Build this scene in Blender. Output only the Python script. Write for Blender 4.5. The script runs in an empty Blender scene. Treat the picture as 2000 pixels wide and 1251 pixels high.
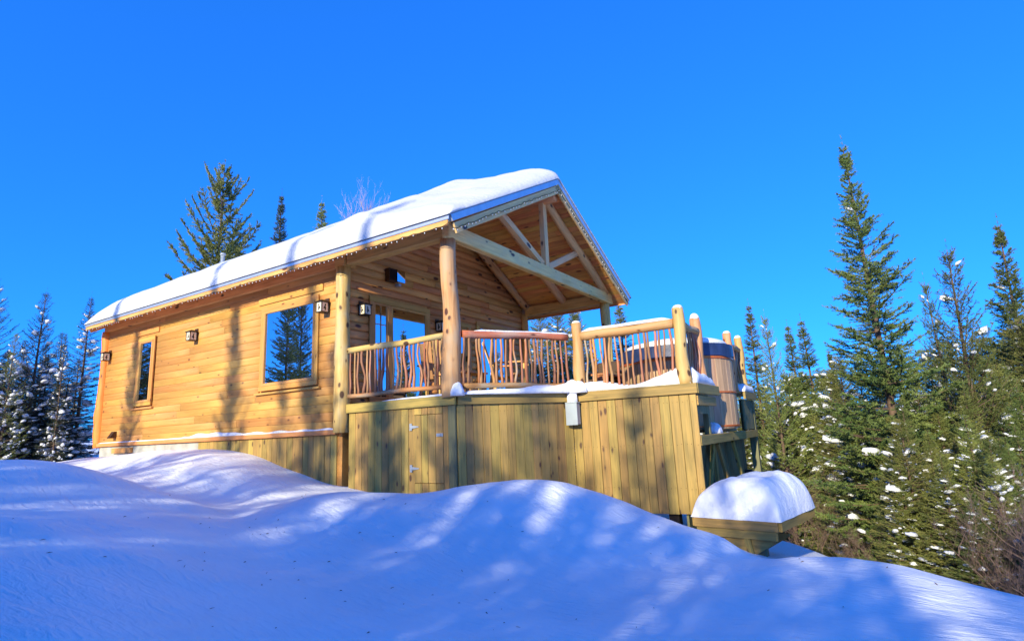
import bpy, bmesh, math, random
import numpy as np
from mathutils import Vector, Matrix
sc = bpy.context.scene
col = sc.collection
R = math.radians
rng = random.Random(7)

# ---------------------------------------------------------------- camera
YAW, PITCH, ROLL = -0.5633, 0.1933, -0.0447
CAM = Vector((7.25, -6.2956, -0.1177))
fw = Vector((math.sin(YAW)*math.cos(PITCH), math.cos(YAW)*math.cos(PITCH), math.sin(PITCH)))
rt = Vector((math.cos(YAW), -math.sin(YAW), 0)); up = rt.cross(fw)
r2 = math.cos(ROLL)*rt + math.sin(ROLL)*up
u2 = -math.sin(ROLL)*rt + math.cos(ROLL)*up
cd = bpy.data.cameras.new('camera'); cam = bpy.data.objects.new('camera', cd); col.objects.link(cam)
cam.matrix_world = Matrix(((r2.x, u2.x, -fw.x, CAM.x), (r2.y, u2.y, -fw.y, CAM.y), (r2.z, u2.z, -fw.z, CAM.z), (0, 0, 0, 1)))
cd.sensor_width = 36; cd.lens = 1114.24/2000*36; cd.clip_start = .05; cd.clip_end = 3000
sc.camera = cam

# ---------------------------------------------------------------- light
SUN_TRAVEL = Vector((-0.08, 1.0, -0.385)).normalized()
src = -SUN_TRAVEL
el = math.asin(src.z); az = math.atan2(src.x, src.y)
w = bpy.data.worlds.new('World'); sc.world = w; w.use_nodes = True
nt = w.node_tree; nt.nodes.clear()
sky = nt.nodes.new('ShaderNodeTexSky'); sky.sky_type = 'NISHITA'; sky.sun_disc = False
sky.sun_elevation = el; sky.sun_rotation = az; sky.air_density = 1.0; sky.dust_density = 0.0; sky.ozone_density = 3.0; sky.altitude = 300
mixn = nt.nodes.new('ShaderNodeMix'); mixn.data_type = 'RGBA'; mixn.blend_type = 'MULTIPLY'; mixn.inputs[0].default_value = 1
mixn.inputs[7].default_value = (0.105, 0.84, 2.55, 1)
bg = nt.nodes.new('ShaderNodeBackground'); bg.inputs[1].default_value = 0.15
out = nt.nodes.new('ShaderNodeOutputWorld')
gm = nt.nodes.new('ShaderNodeGamma'); gm.inputs[1].default_value = .62; nt.links.new(sky.outputs[0], gm.inputs[0]); nt.links.new(gm.outputs[0], mixn.inputs[6]); nt.links.new(mixn.outputs[2], bg.inputs[0]); nt.links.new(bg.outputs[0], out.inputs[0])
sl = bpy.data.lights.new('sun', 'SUN'); sl.energy = 4.6; sl.angle = R(0.8); sl.color = (1.0, 0.91, 0.66)
so = bpy.data.objects.new('sun', sl); col.objects.link(so)
so.rotation_euler = SUN_TRAVEL.to_track_quat('-Z', 'Y').to_euler(); so.location = (-10, -30, 30)
sc.view_settings.view_transform = 'Standard'; sc.view_settings.look = 'None'
sc.view_settings.exposure = 0.60; sc.view_settings.gamma = 1
sc.cycles.max_bounces = 8; sc.cycles.diffuse_bounces = 5; sc.cycles.glossy_bounces = 4
sc.cycles.use_denoising = True

# ---------------------------------------------------------------- materials
def mat(name):
    m = bpy.data.materials.new(name); m.use_nodes = True
    n = m.node_tree; n.nodes.clear()
    o = n.nodes.new('ShaderNodeOutputMaterial'); b = n.nodes.new('ShaderNodeBsdfPrincipled')
    n.links.new(b.outputs[0], o.inputs[0]); return m, n, b, o
def N(n, t, **k):
    x = n.nodes.new(t)
    for a, v in k.items(): setattr(x, a, v)
    return x
def ramp(n, stops, fac):
    r = n.nodes.new('ShaderNodeValToRGB'); cr = r.color_ramp
    while len(cr.elements) < len(stops): cr.elements.new(.5)
    for e, (p, c) in zip(cr.elements, stops):
        e.position = p; e.color = (*c, 1) if len(c) == 3 else c
    n.links.new(fac, r.inputs[0]); return r
def mixc(n, a, b, f, mode='MIX'):
    m = n.nodes.new('ShaderNodeMix'); m.data_type = 'RGBA'; m.blend_type = mode
    for i, v in ((6, a), (7, b), (0, f)):
        if isinstance(v, (float, int)): m.inputs[i].default_value = v
        elif isinstance(v, tuple): m.inputs[i].default_value = (*v, 1)
        else: n.links.new(v, m.inputs[i])
    return m.outputs[2]
def math_(n, op, a, b=None):
    m = n.nodes.new('ShaderNodeMath'); m.operation = op
    for i, v in ((0, a), (1, b)):
        if v is None: continue
        if isinstance(v, (float, int)): m.inputs[i].default_value = v
        else: n.links.new(v, m.inputs[i])
    return m.outputs[0]

def wood(name, base, dark, knot=(.09, .035, .012), rough=.62, var=.18, knots=(3.0, 7.0, .10), grey=None, grain=14., bump=.25, huevar=.02):
    """board or log whose grain runs along local X"""
    m, n, b, o = mat(name)
    tc = N(n, 'ShaderNodeTexCoord'); oi = N(n, 'ShaderNodeObjectInfo')
    off = N(n, 'ShaderNodeVectorMath', operation='SCALE'); off.inputs[0].default_value = (31, 17, 23)
    n.links.new(oi.outputs['Random'], off.inputs[3])
    add = N(n, 'ShaderNodeVectorMath', operation='ADD'); n.links.new(tc.outputs['Object'], add.inputs[0]); n.links.new(off.outputs[0], add.inputs[1])
    def scaled(s):
        v = N(n, 'ShaderNodeVectorMath', operation='MULTIPLY'); n.links.new(add.outputs[0], v.inputs[0]); v.inputs[1].default_value = s; return v.outputs[0]
    g = N(n, 'ShaderNodeTexNoise'); g.inputs['Scale'].default_value = 1; g.inputs['Detail'].default_value = 5; g.inputs['Roughness'].default_value = .6; g.inputs['Distortion'].default_value = .6
    n.links.new(scaled((1.3, grain*1.9, grain*1.9)), g.inputs['Vector'])
    g2 = N(n, 'ShaderNodeTexNoise'); g2.inputs['Scale'].default_value = 1; g2.inputs['Detail'].default_value = 3
    n.links.new(scaled((1.1, 4, 4)), g2.inputs['Vector'])
    c = mixc(n, base, dark, ramp(n, [(.40, (0, 0, 0)), (.64, (1, 1, 1))], g.outputs[0]).outputs[0])
    c = mixc(n, c, tuple(min(1, x*1.18) for x in base), ramp(n, [(.5, (0, 0, 0)), (.7, (.8, .8, .8))], g2.outputs[0]).outputs[0])
    if grey:
        g3 = N(n, 'ShaderNodeTexNoise'); g3.inputs['Scale'].default_value = 1; g3.inputs['Detail'].default_value = 6
        n.links.new(scaled((2.2, 5, 5)), g3.inputs['Vector'])
        c = mixc(n, c, grey, ramp(n, [(.48, (0, 0, 0)), (.62, (.85, .85, .85))], g3.outputs[0]).outputs[0])
    # knots
    kx, ky, kt = knots
    v = N(n, 'ShaderNodeTexVoronoi'); v.inputs['Scale'].default_value = 1
    nz = N(n, 'ShaderNodeTexNoise'); nz.inputs['Scale'].default_value = 9; n.links.new(add.outputs[0], nz.inputs['Vector'])
    dv = N(n, 'ShaderNodeVectorMath', operation='SCALE'); dv.inputs[3].default_value = .16; n.links.new(nz.outputs['Color'], dv.inputs[0])
    av = N(n, 'ShaderNodeVectorMath', operation='ADD'); n.links.new(scaled((kx, ky, ky)), av.inputs[0]); n.links.new(dv.outputs[0], av.inputs[1])
    n.links.new(av.outputs[0], v.inputs['Vector'])
    rr = N(n, 'ShaderNodeSeparateColor'); n.links.new(v.outputs['Color'], rr.inputs[0])
    size = math_(n, 'MULTIPLY', rr.outputs[0], kt)
    kn = math_(n, 'SUBTRACT', v.outputs['Distance'], size)
    kr = ramp(n, [(.0, (1, 1, 1)), (.03, (.8, .8, .8)), (.06, (.25, .25, .25)), (.14, (0, 0, 0))], kn)
    c = mixc(n, c, knot, kr.outputs[0])
    hs = N(n, 'ShaderNodeHueSaturation'); n.links.new(c, hs.inputs['Color'])
    r7 = math_(n, 'FRACT', math_(n, 'MULTIPLY', oi.outputs['Random'], 7.31))
    n.links.new(math_(n, 'ADD', math_(n, 'MULTIPLY', oi.outputs['Random'], 2*var), 1-var), hs.inputs['Value'])
    n.links.new(math_(n, 'ADD', math_(n, 'MULTIPLY', r7, 2*huevar), .5-huevar), hs.inputs['Hue'])
    n.links.new(hs.outputs[0], b.inputs['Base Color']); b.inputs['Roughness'].default_value = rough
    bp = N(n, 'ShaderNodeBump'); bp.inputs['Strength'].default_value = bump; bp.inputs['Distance'].default_value = .01
    n.links.new(g.outputs[0], bp.inputs['Height']); n.links.new(bp.outputs[0], b.inputs['Normal'])
    return m
M = {}
M['siding'] = wood('pine_siding', (.60, .305, .068), (.53, .24, .044), knot=(.20, .075, .02), var=.07, huevar=.010, knots=(3.2, 7.0, .10))
M['gable'] = wood('pine_gable', (.80, .40, .115), (.60, .25, .06), knot=(.10, .03, .010), var=.12, huevar=.012, knots=(2.8, 6.5, .20))
M['ceiling'] = wood('pine_ceiling', (.86, .42, .12), (.64, .26, .065), knot=(.14, .045, .015), var=.13, knots=(2.6, 7, .18))
M['trim'] = wood('pine_trim', (.62, .335, .085), (.53, .25, .055), knot=(.25, .11, .03), var=.05, knots=(1.5, 5, .05))
M['beam'] = wood('pine_beam', (.80, .40, .12), (.60, .26, .065), var=.06, knots=(2.8, 6.5, .18))
M['greybeam'] = wood('weathered_beam', (.92, .57, .22), (.66, .38, .13), grey=(.76, .50, .22), knot=(.08, .045, .03), var=.06, knots=(3.2, 7, .20))
M['log'] = wood('peeled_log', (.66, .42, .14), (.46, .25, .07), grey=(.50, .37, .19), var=.08, knots=(4.2, 7, .20), grain=12, bump=.5)
M['redlog'] = wood('reddish_log', (.50, .20, .07), (.30, .10, .035), grey=(.42, .30, .2), var=.08, knots=(2, 5, .1), grain=8)
M['orangelog'] = wood('orange_log', (.80, .20, .04), (.66, .13, .025), var=.05, knots=(2, 5, .08), grain=8)
M['yellowlog'] = wood('yellow_log', (.56, .34, .13), (.48, .25, .075), var=.06, knots=(4.2, 7, .20), grain=10, bump=.5)
M['stick'] = wood('peeled_branch', (.42, .20, .09), (.24, .10, .045), var=.30, knots=(4, 8, .1), grain=20)
M['treated'] = wood('treated_timber', (.42, .265, .065), (.26, .18, .045), knot=(.10, .05, .02), var=.17, huevar=.014, knots=(3.2, 7.5, .13))
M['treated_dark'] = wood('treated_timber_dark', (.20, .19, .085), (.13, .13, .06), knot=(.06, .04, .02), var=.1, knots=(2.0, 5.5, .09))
M['stave'] = wood('tub_stave', (.50, .34, .18), (.40, .25, .12), knot=(.1, .05, .03), var=.10, knots=(2, 6, .08))

def plain(name, c, rough=.5, metal=0., noise=.0, scale=8., bump=0., spec=None):
    m, n, b, o = mat(name)
    b.inputs['Base Color'].default_value = (*c, 1); b.inputs['Roughness'].default_value = rough; b.inputs['Metallic'].default_value = metal
    if noise or bump:
        t = N(n, 'ShaderNodeTexNoise'); t.inputs['Scale'].default_value = scale; t.inputs['Detail'].default_value = 6
        tc = N(n, 'ShaderNodeTexCoord'); n.links.new(tc.outputs['Object'], t.inputs['Vector'])
        c2 = tuple(max(0, x*(1-noise)) for x in c)
        n.links.new(mixc(n, c, c2, ramp(n, [(.35, (0, 0, 0)), (.65, (1, 1, 1))], t.outputs[0]).outputs[0]), b.inputs['Base Color'])
        if bump:
            bp = N(n, 'ShaderNodeBump'); bp.inputs['Strength'].default_value = bump; bp.inputs['Distance'].default_value = .02
            n.links.new(t.outputs[0], bp.inputs['Height']); n.links.new(bp.outputs[0], b.inputs['Normal'])
    return m
M['metal_trim'] = plain('pale_metal_trim', (.62, .66, .70), .35, .6, .1)
M['roofing'] = plain('metal_roofing', (.30, .33, .36), .4, .5, .2)
M['concrete'] = plain('concrete', (.46, .45, .40), .9, 0, .35, 4, .4)
M['black'] = plain('black_metal', (.03, .022, .018), .45, .6, .3)
M['bronze'] = plain('bronze_metal', (.12, .055, .022), .45, .5, .4, 30)
M['galv'] = plain('galvanised_steel', (.45, .50, .54), .35, .35, .2, 20)
M['box_grey'] = plain('painted_steel_grey', (.42, .47, .47), .4, .1, .08)
M['cream'] = plain('cream_glass', (.80, .70, .50), .35)
M['dark'] = plain('dark_interior', (.035, .025, .02), .9)
M['vinyl'] = plain('navy_vinyl', (.025, .045, .13), .38, 0, .4, 6, .3)
M['copper'] = plain('copper_band', (.75, .17, .03), .35, .4, .2, 30)
M['bulb'] = plain('clear_bulb', (.85, .82, .78), .12)
M['cable'] = plain('dark_cable', (.02, .035, .02), .5)
M['wicker'] = plain('dark_wicker', (.10, .055, .03), .7, 0, .5, 60, .5)
M['curtain'] = plain('brown_blind', (.30, .13, .05), .8, 0, .3, 20)

def snow(name, c=(.86, .875, .90), scale=(2.2, 26., 120.), bump=(.25, .12), ripple=False):
    m, n, b, o = mat(name)
    b.inputs['Roughness'].default_value = .55
    b.inputs['Specular IOR Level'].default_value = .25
    tc = N(n, 'ShaderNodeTexCoord')
    t1 = N(n, 'ShaderNodeTexNoise'); t1.inputs['Scale'].default_value = scale[1]; t1.inputs['Detail'].default_value = 5; t1.inputs['Roughness'].default_value = .65
    t2 = N(n, 'ShaderNodeTexNoise'); t2.inputs['Scale'].default_value = scale[2]; t2.inputs['Detail'].default_value = 3
    t0 = N(n, 'ShaderNodeTexNoise'); t0.inputs['Scale'].default_value = scale[0]; t0.inputs['Detail'].default_value = 4
    for t in (t0, t1, t2): n.links.new(tc.outputs['Object'], t.inputs['Vector'])
    n.links.new(mixc(n, c, tuple(x*.94 for x in c), ramp(n, [(.35, (0, 0, 0)), (.65, (1, 1, 1))], t0.outputs[0]).outputs[0]), b.inputs['Base Color'])
    b1 = N(n, 'ShaderNodeBump'); b1.inputs['Strength'].default_value = bump[0]; b1.inputs['Distance'].default_value = .02
    b2 = N(n, 'ShaderNodeBump'); b2.inputs['Strength'].default_value = bump[1]; b2.inputs['Distance'].default_value = .006
    if ripple:
        mp = N(n, 'ShaderNodeMapping'); mp.inputs['Scale'].default_value = (5, 16, 8); mp.inputs['Rotation'].default_value = (0, 0, .45); n.links.new(tc.outputs['Object'], mp.inputs[0])
        t3 = N(n, 'ShaderNodeTexNoise'); t3.inputs['Scale'].default_value = 1; t3.inputs['Detail'].default_value = 4; t3.inputs['Distortion'].default_value = .8; n.links.new(mp.outputs[0], t3.inputs['Vector'])
        b3 = N(n, 'ShaderNodeBump'); b3.inputs['Strength'].default_value = .75; b3.inputs['Distance'].default_value = .025; n.links.new(t3.outputs[0], b3.inputs['Height']); n.links.new(b3.outputs[0], b1.inputs['Normal'])
    n.links.new(t1.outputs[0], b1.inputs['Height']); n.links.new(t2.outputs[0], b2.inputs['Height'])
    n.links.new(b1.outputs[0], b2.inputs['Normal']); n.links.new(b2.outputs[0], b.inputs['Normal'])
    return m
M['snow'] = snow('ground_snow', scale=(1.2, 22., 90.), bump=(.45, .45), ripple=True)
M['snow_rough'] = snow('crusted_snow', scale=(3, 18, 60), bump=(.7, .3))
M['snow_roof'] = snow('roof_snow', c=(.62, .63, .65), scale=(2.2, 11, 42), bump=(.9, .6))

def glass(name, tint=(.80, .86, .95), fac=.78):
    m, n, b, o = mat(name)
    b.inputs['Base Color'].default_value = (.012, .012, .014, 1); b.inputs['Roughness'].default_value = .08
    g = N(n, 'ShaderNodeBsdfGlossy'); g.inputs['Color'].default_value = (*tint, 1); g.inputs['Roughness'].default_value = .0
    mx = N(n, 'ShaderNodeMixShader'); mx.inputs[0].default_value = fac
    t = N(n, 'ShaderNodeTexNoise'); t.inputs['Scale'].default_value = 1.3; tc = N(n, 'ShaderNodeTexCoord'); n.links.new(tc.outputs['Object'], t.inputs['Vector'])
    bp = N(n, 'ShaderNodeBump'); bp.inputs['Strength'].default_value = .05; bp.inputs['Distance'].default_value = .01
    n.links.new(t.outputs[0], bp.inputs['Height']); n.links.new(bp.outputs[0], g.inputs['Normal'])
    n.links.new(b.outputs[0], mx.inputs[1]); n.links.new(g.outputs[0], mx.inputs[2]); n.links.new(mx.outputs[0], o.inputs[0])
    return m
M['glass'] = glass('coated_window_glass')

def foliage(name, c1, c2):
    m, n, b, o = mat(name)
    tc = N(n, 'ShaderNodeTexCoord'); oi = N(n, 'ShaderNodeObjectInfo')
    t = N(n, 'ShaderNodeTexNoise'); t.inputs['Scale'].default_value = 1.6; t.inputs['Detail'].default_value = 5
    n.links.new(tc.outputs['Object'], t.inputs['Vector'])
    c = mixc(n, c1, c2, ramp(n, [(.38, (0, 0, 0)), (.62, (1, 1, 1))], t.outputs[0]).outputs[0])
    hs = N(n, 'ShaderNodeHueSaturation'); n.links.new(c, hs.inputs['Color'])
    n.links.new(math_(n, 'ADD', math_(n, 'MULTIPLY', oi.outputs['Random'], .5), .75), hs.inputs['Value'])
    n.links.new(math_(n, 'ADD', math_(n, 'MULTIPLY', oi.outputs['Random'], .04), .48), hs.inputs['Hue'])
    n.links.new(hs.outputs[0], b.inputs['Base Color']); b.inputs['Roughness'].default_value = .6
    b.inputs['Specular IOR Level'].default_value = .3
    return m
M['needles'] = foliage('spruce_needles', (.080, .125, .034), (.17, .20, .050))
M['needles_olive'] = foliage('fir_needles', (.13, .165, .040), (.25, .255, .065))
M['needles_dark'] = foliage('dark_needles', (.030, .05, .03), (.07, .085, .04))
M['bark'] = plain('spruce_bark', (.16, .10, .065), .85, 0, .5, 12, .5)
M['twig'] = plain('bare_twig', (.24, .155, .11), .8, 0, .4, 10)
M['birch'] = plain('birch_bark', (.62, .50, .47), .7, 0, .3, 10)

# ---------------------------------------------------------------- object helpers
def tag(o, label=None, cat=None, group=None, kind=None):
    if label: o['label'] = label
    if cat: o['category'] = cat
    if group: o['group'] = group
    if kind: o['kind'] = kind
    return o
def thing(name, loc, label, cat, group=None):
    o = bpy.data.objects.new(name, None); col.objects.link(o); o.location = loc; o.empty_display_size = .2
    return tag(o, label, cat, group)
def wloc(o):
    v = Vector((0, 0, 0))
    while o is not None: v += o.location; o = o.parent
    return v
def place(name, me, Mw, material, parent=None):
    """link mesh `me` with world matrix Mw (parents are unrotated)"""
    o = bpy.data.objects.new(name, me); col.objects.link(o)
    if material and not me.materials: me.materials.append(material)
    if parent is not None:
        o.parent = parent
        Mw = parent_world(parent).inverted() @ Mw
    o.matrix_local = Mw
    return o
def parent_world(p):
    m = p.matrix_basis.copy(); q = p.parent
    while q is not None: m = q.matrix_basis @ m; q = q.parent
    return m
def mesh(name, vs, fs, smooth=False):
    me = bpy.data.meshes.new(name); me.from_pydata([tuple(v) for v in vs], [], fs); me.update()
    if smooth: me.polygons.foreach_set('use_smooth', [True]*len(me.polygons))
    return me
def big_mesh(name, V, F, smooth=False):
    """V (n,3), F (m,3|4) numpy"""
    me = bpy.data.meshes.new(name); k = F.shape[1]
    me.vertices.add(len(V)); me.vertices.foreach_set('co', V.astype(np.float32).ravel())
    me.loops.add(F.size); me.loops.foreach_set('vertex_index', F.astype(np.int32).ravel())
    me.polygons.add(len(F)); me.polygons.foreach_set('loop_start', np.arange(0, F.size, k, dtype=np.int32)); me.polygons.foreach_set('loop_total', np.full(len(F), k, np.int32))
    if smooth: me.polygons.foreach_set('use_smooth', np.ones(len(F), bool))
    me.update(calc_edges=True); return me
_plank = {}
def basis(o, x, y, z):
    x, y, z = Vector(x).normalized(), Vector(y).normalized(), Vector(z).normalized()
    return Matrix(((x.x, y.x, z.x, o[0]), (x.y, y.y, z.y, o[1]), (x.z, y.z, z.z, o[2]), (0, 0, 0, 1)))
def plank_mesh(L, W, T, prof='flat', ch=.004):
    key = (round(L, 3), round(W, 3), round(T, 3), prof)
    if key in _plank: return _plank[key]
    h, w = L/2, W/2
    if prof == 'soft':
        pr = [(-w, 0), (-w, T*.86), (-w*.95, T*.95), (-w*.5, T*.99), (0, T), (w*.5, T*.99), (w*.95, T*.95), (w, T*.86), (w, 0)]
    elif prof == 'log':     # convex outer face, z is outward
        pr = [(-w, 0), (-w, T*.35), (-w*.82, T*.66), (-w*.45, T*.92), (0, T), (w*.45, T*.92), (w*.82, T*.66), (w, T*.35), (w, 0)]
    else:                 # chamfered front edges
        pr = [(-w, 0), (-w, T-ch), (-w+ch, T), (w-ch, T), (w, T-ch), (w, 0)]
    n = len(pr)
    vs = [(-h, a, b) for a, b in pr] + [(h, a, b) for a, b in pr]
    fs = [(i, (i+1) % n, n+(i+1) % n, n+i) for i in range(n)]
    fs = [tuple(reversed(f)) for f in fs]
    fs += [tuple(range(n)), tuple(reversed(range(n, 2*n)))]
    me = mesh('plank', vs, fs)
    bm = bmesh.new(); bm.from_mesh(me); bmesh.ops.recalc_face_normals(bm, faces=bm.faces); bm.to_mesh(me); bm.free()
    if prof in ('log', 'soft'):
        me.polygons.foreach_set('use_smooth', [len(p.vertices) == 4 for p in me.polygons])
    _plank[key] = me; return me
def plank(name, parent, p0, p1, wdir, W, T, m, out=None, prof='flat', label=None):
    """board from p0 to p1 (axis on its back face centre line), width along wdir, thickness along out"""
    p0, p1 = Vector(p0), Vector(p1); x = (p1-p0); L = x.length; x.normalize()
    y = Vector(wdir).normalized(); z = x.cross(y)
    if out is not None and z.dot(Vector(out)) < 0: x = -x; z = -z
    y = z.cross(x)
    me0 = plank_mesh(L, W, T, prof)
    if me0.materials and me0.materials[0] != m:
        key = (round(L, 3), round(W, 3), round(T, 3), prof, m.name)
        if key not in _plank:
            me0 = me0.copy(); me0.materials.clear(); _plank[key] = me0
        me0 = _plank[key]
    o = place(name, me0, basis((p0+p1)/2, x, y, z), m, parent)
    if label: o['label'] = label
    return o
def box(name, parent, lo, hi, m, rotz=0., bev=.004, label=None):
    lo, hi = Vector(lo), Vector(hi); s = hi-lo; c = (lo+hi)/2
    # grain along the longest side
    ax = max(range(3), key=lambda i: s[i])
    axes = [Vector((1, 0, 0)), Vector((0, 1, 0)), Vector((0, 0, 1))]
    rz = Matrix.Rotation(rotz, 3, 'Z')
    X, Y, Z = axes[ax], axes[(ax+1) % 3], axes[(ax+2) % 3]
    L, W, T = s[ax], s[(ax+1) % 3], s[(ax+2) % 3]
    key = ('box', round(L, 3), round(W, 3), round(T, 3), m.name)
    if key not in _plank:
        bm = bmesh.new(); bmesh.ops.create_cube(bm, size=1)
        for v in bm.verts: v.co = Vector((v.co.x*L, v.co.y*W, v.co.z*T))
        b_ = min(bev, L*.3, W*.3, T*.3)
        if b_ > 1e-4: bmesh.ops.bevel(bm, geom=list(bm.edges), offset=b_, segments=1, affect='EDGES')
        me = bpy.data.meshes.new(name); bm.to_mesh(me); bm.free(); _plank[key] = me
    o = place(name, _plank[key], basis(c, rz@X, rz@Y, rz@Z), m, parent)
    if label: o['label'] = label
    return o
def tube_arrays(pts, rad, seg=8, seed=0, lump=0., cap=True):
    pts = [Vector(p) for p in pts]; rg = random.Random(seed); n = len(pts)
    vs, fs = [], []
    t0 = (pts[1]-pts[0]).normalized(); a = Vector((0, 0, 1)) if abs(t0.z) < .9 else Vector((0, 1, 0))
    nrm = t0.cross(a).normalized()
    for i, p in enumerate(pts):
        t = (pts[min(i+1, n-1)]-pts[max(i-1, 0)]).normalized()
        nrm = (nrm - t*nrm.dot(t)).normalized(); bn = t.cross(nrm)
        for k in range(seg):
            an = 2*math.pi*k/seg; r = (rad[i] if hasattr(rad, '__len__') else rad)*(1+lump*rg.uniform(-1, 1))
            vs.append(p + nrm*(math.cos(an)*r) + bn*(math.sin(an)*r))
    for i in range(n-1):
        for k in range(seg):
            fs.append((i*seg+k, i*seg+(k+1) % seg, (i+1)*seg+(k+1) % seg, (i+1)*seg+k))
    if cap:
        fs.append(tuple(reversed(range(seg)))); fs.append(tuple(range((n-1)*seg, n*seg)))
    return vs, fs
def log(name, parent, p0, p1, r0, r1, m, seed=0, wob=.012, lump=.05, seg=12, n=9, label=None, pts=None):
    p0, p1 = Vector(p0), Vector(p1); d = p1-p0; L = d.length; x = d.normalized()
    y = Vector((0, 0, 1)).cross(x)
    if y.length < .2: y = Vector((0, 1, 0))
    y = (y-x*y.dot(x)).normalized(); z = x.cross(y)
    rg = random.Random(seed*17+3)
    ph = [rg.uniform(0, 6.28) for _ in range(4)]
    P = []; Rr = []
    for i in range(n):
        t = i/(n-1)
        P.append((t*L, wob*math.sin(t*5+ph[0])*math.sin(math.pi*t) + (0 if pts is None else pts[i][0]), wob*math.sin(t*6+ph[1])*math.sin(math.pi*t) + (0 if pts is None else pts[i][1])))
        rr = r0+(r1-r0)*t; Rr.append(rr*(1+lump*.8*math.sin(t*9+ph[2])))
    vs, fs = tube_arrays(P, Rr, seg, seed, lump*.5)
    o = place(name, mesh(name, vs, fs, True), basis(p0, x, y, z), m, parent)
    if label: o['label'] = label
    return o
def noise2(x, y, seed=0):
    s = 0
    for k, (a, b, c) in enumerate(((1.0, .7, .0), (1.9, -1.3, 1.7), (-2.7, 2.3, 4.1), (4.1, 3.7, 2.2))):
        s += math.sin(a*x+b*y+c+seed*1.3)*math.cos(b*x*.7-a*y*1.1+c*2+seed)/(1+k)
    return s/2.08
# ---------------------------------------------------------------- snow ground
def sstep(a, b, x):
    t = np.clip((x-a)/(b-a), 0, 1); return t*t*(3-2*t)
def base_z(x, y):
    x = np.asarray(x, float); y = np.asarray(y, float)
    z = -.35 - .9*sstep(-8, 5, x) - 2.6*sstep(3.5, 13, x*.8+y*.35) - 1.2*sstep(12, 40, x+y)
    z = z - 1.1*sstep(2.2, 7, y)*sstep(-1, 5, x)
    return z + .18*np.sin(x*.23+1)*np.cos(y*.19)
CTRL = [  # x, y, z   crests, hollows and the drift lines read off the snow surface
 (3.91,-5.26,-.93),(4.11,-4.16,-1.2),(5.04,-2.96,-1.43),(6.48,-2.37,-1.43),(7.74,-1.82,-1.45),(9.2,-2.6,-1.5),
 (7.2,-6.3,-1.6),(9,-5,-1.6),(5,-6.5,-1.2),(3,-7,-.9),(7.2,-9,-1.5),(2,-9,-.9),(10.5,-4,-1.8),(11,-8,-1.8),
 (1.02,-4.46,-.60),(1.65,-3.42,-.85),(2.58,-2.85,-1.17),(3.38,-2.39,-1.32),(4.15,-2.0,-1.43),(5.2,-1.5,-1.48),
 (-1.4,-3.8,-.17),(-1.21,-3.22,-.25),(-.51,-2.83,-.47),(.30,-2.33,-.83),(.65,-2.14,-.98),
 (-2.2,-4.6,-.20),(-3.6,-4.0,-.25),(-2.4,-2.9,-.42),(-1.6,-2.3,-.62),(-.6,-1.9,-.86),(.0,-3.2,-.62),(.2,-4.2,-.58),
 (.76,-1.96,-.92),(1.34,-1.68,-.76),(1.68,-1.27,-.76),(2.46,-.80,-.80),(2.7,-.56,-.74),(3.28,-.17,-.69),(3.76,0,-.73),
 (4.48,.13,-.97),(4.98,.22,-1.14),(5.42,.25,-1.25),(5.62,.38,-1.30),(5.8,.62,-1.60),(5.98,.08,-1.46),(6.36,.14,-1.42),(6.94,.5,-1.49),
 (7.19,.5,-1.52),(7.68,.19,-1.58),(8.01,.16,-1.62),(9.0,.0,-1.85),
 (2.2,-2.0,-1.02),(3.0,-1.4,-1.05),(3.8,-1.0,-1.12),(4.6,-.6,-1.28),(5.3,-.4,-1.38),
 # sunlit drift along the cabin wall
 (-9.4,-.25,-.36),(-7.8,-.25,-.26),(-5.3,-.25,-.18),(-3.8,-.22,-.16),(-2.6,-.25,-.26),(-1.15,-.25,-.57),(-.02,-.25,-.80),(.54,-.25,-.88),
 (-5.9,-1.0,-.28),(-3.75,-1.0,-.24),(-2.42,-1.0,-.30),(-1.39,-1.1,-.48),(-.4,-1.0,-.70),(.6,-1.0,-.86),
 (-7,-2,-.42),(-5,-2,-.46),(-3.4,-1.9,-.5),(-9.5,-1.5,-.42),(-12,-2,-.5),(-10,-4,-.4),(-7,-4,-.36),(-5,-5,-.3),
 (1.5,-.3,-.93),(2.2,-.15,-.93),(-8.6,.6,-.3),(-9,3,-.4),(-12,2,-.5),(-14,6,-.6),
 # hollow round the platform post, ground falling to the trees
 (2.9,.6,-1.0),(3.6,1.3,-1.2),(4.5,1.5,-1.50),(5.1,1.4,-1.58),(5.4,1.0,-1.50),(5.85,1.05,-1.62),(6.4,1.4,-1.75),(5.9,3.6,-1.98),(7.0,1.9,-1.95),
 (8.2,1.6,-2.2),(7.4,3.2,-2.5),(9.5,2.0,-2.6),(11,4,-3.6),(8.5,5.5,-3.3),(6.2,6.5,-2.8),(4.7,3.5,-1.8),(12,0,-2.8),
 (0,3,-1.2),(-4,3,-.9),(2,4,-1.4),(0,8,-1.6),(-5,9,-1.2),(4,9,-2.6),(-9,8,-.8),
]
CT = np.array(CTRL); CX, CZ = CT[:, :2], CT[:, 2]
def _k(r): return r*r*np.log(r+1e-9)
_D = np.linalg.norm(CX[:, None]-CX[None], axis=2); _n = len(CX)
_A = np.zeros((_n+3, _n+3)); _A[:_n, :_n] = _k(_D)+np.eye(_n)*.03; _A[:_n, _n] = 1; _A[:_n, _n+1:] = CX; _A[_n, :_n] = 1; _A[_n+1:, :_n] = CX.T
_S = np.linalg.solve(_A, np.r_[CZ, 0, 0, 0])
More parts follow.
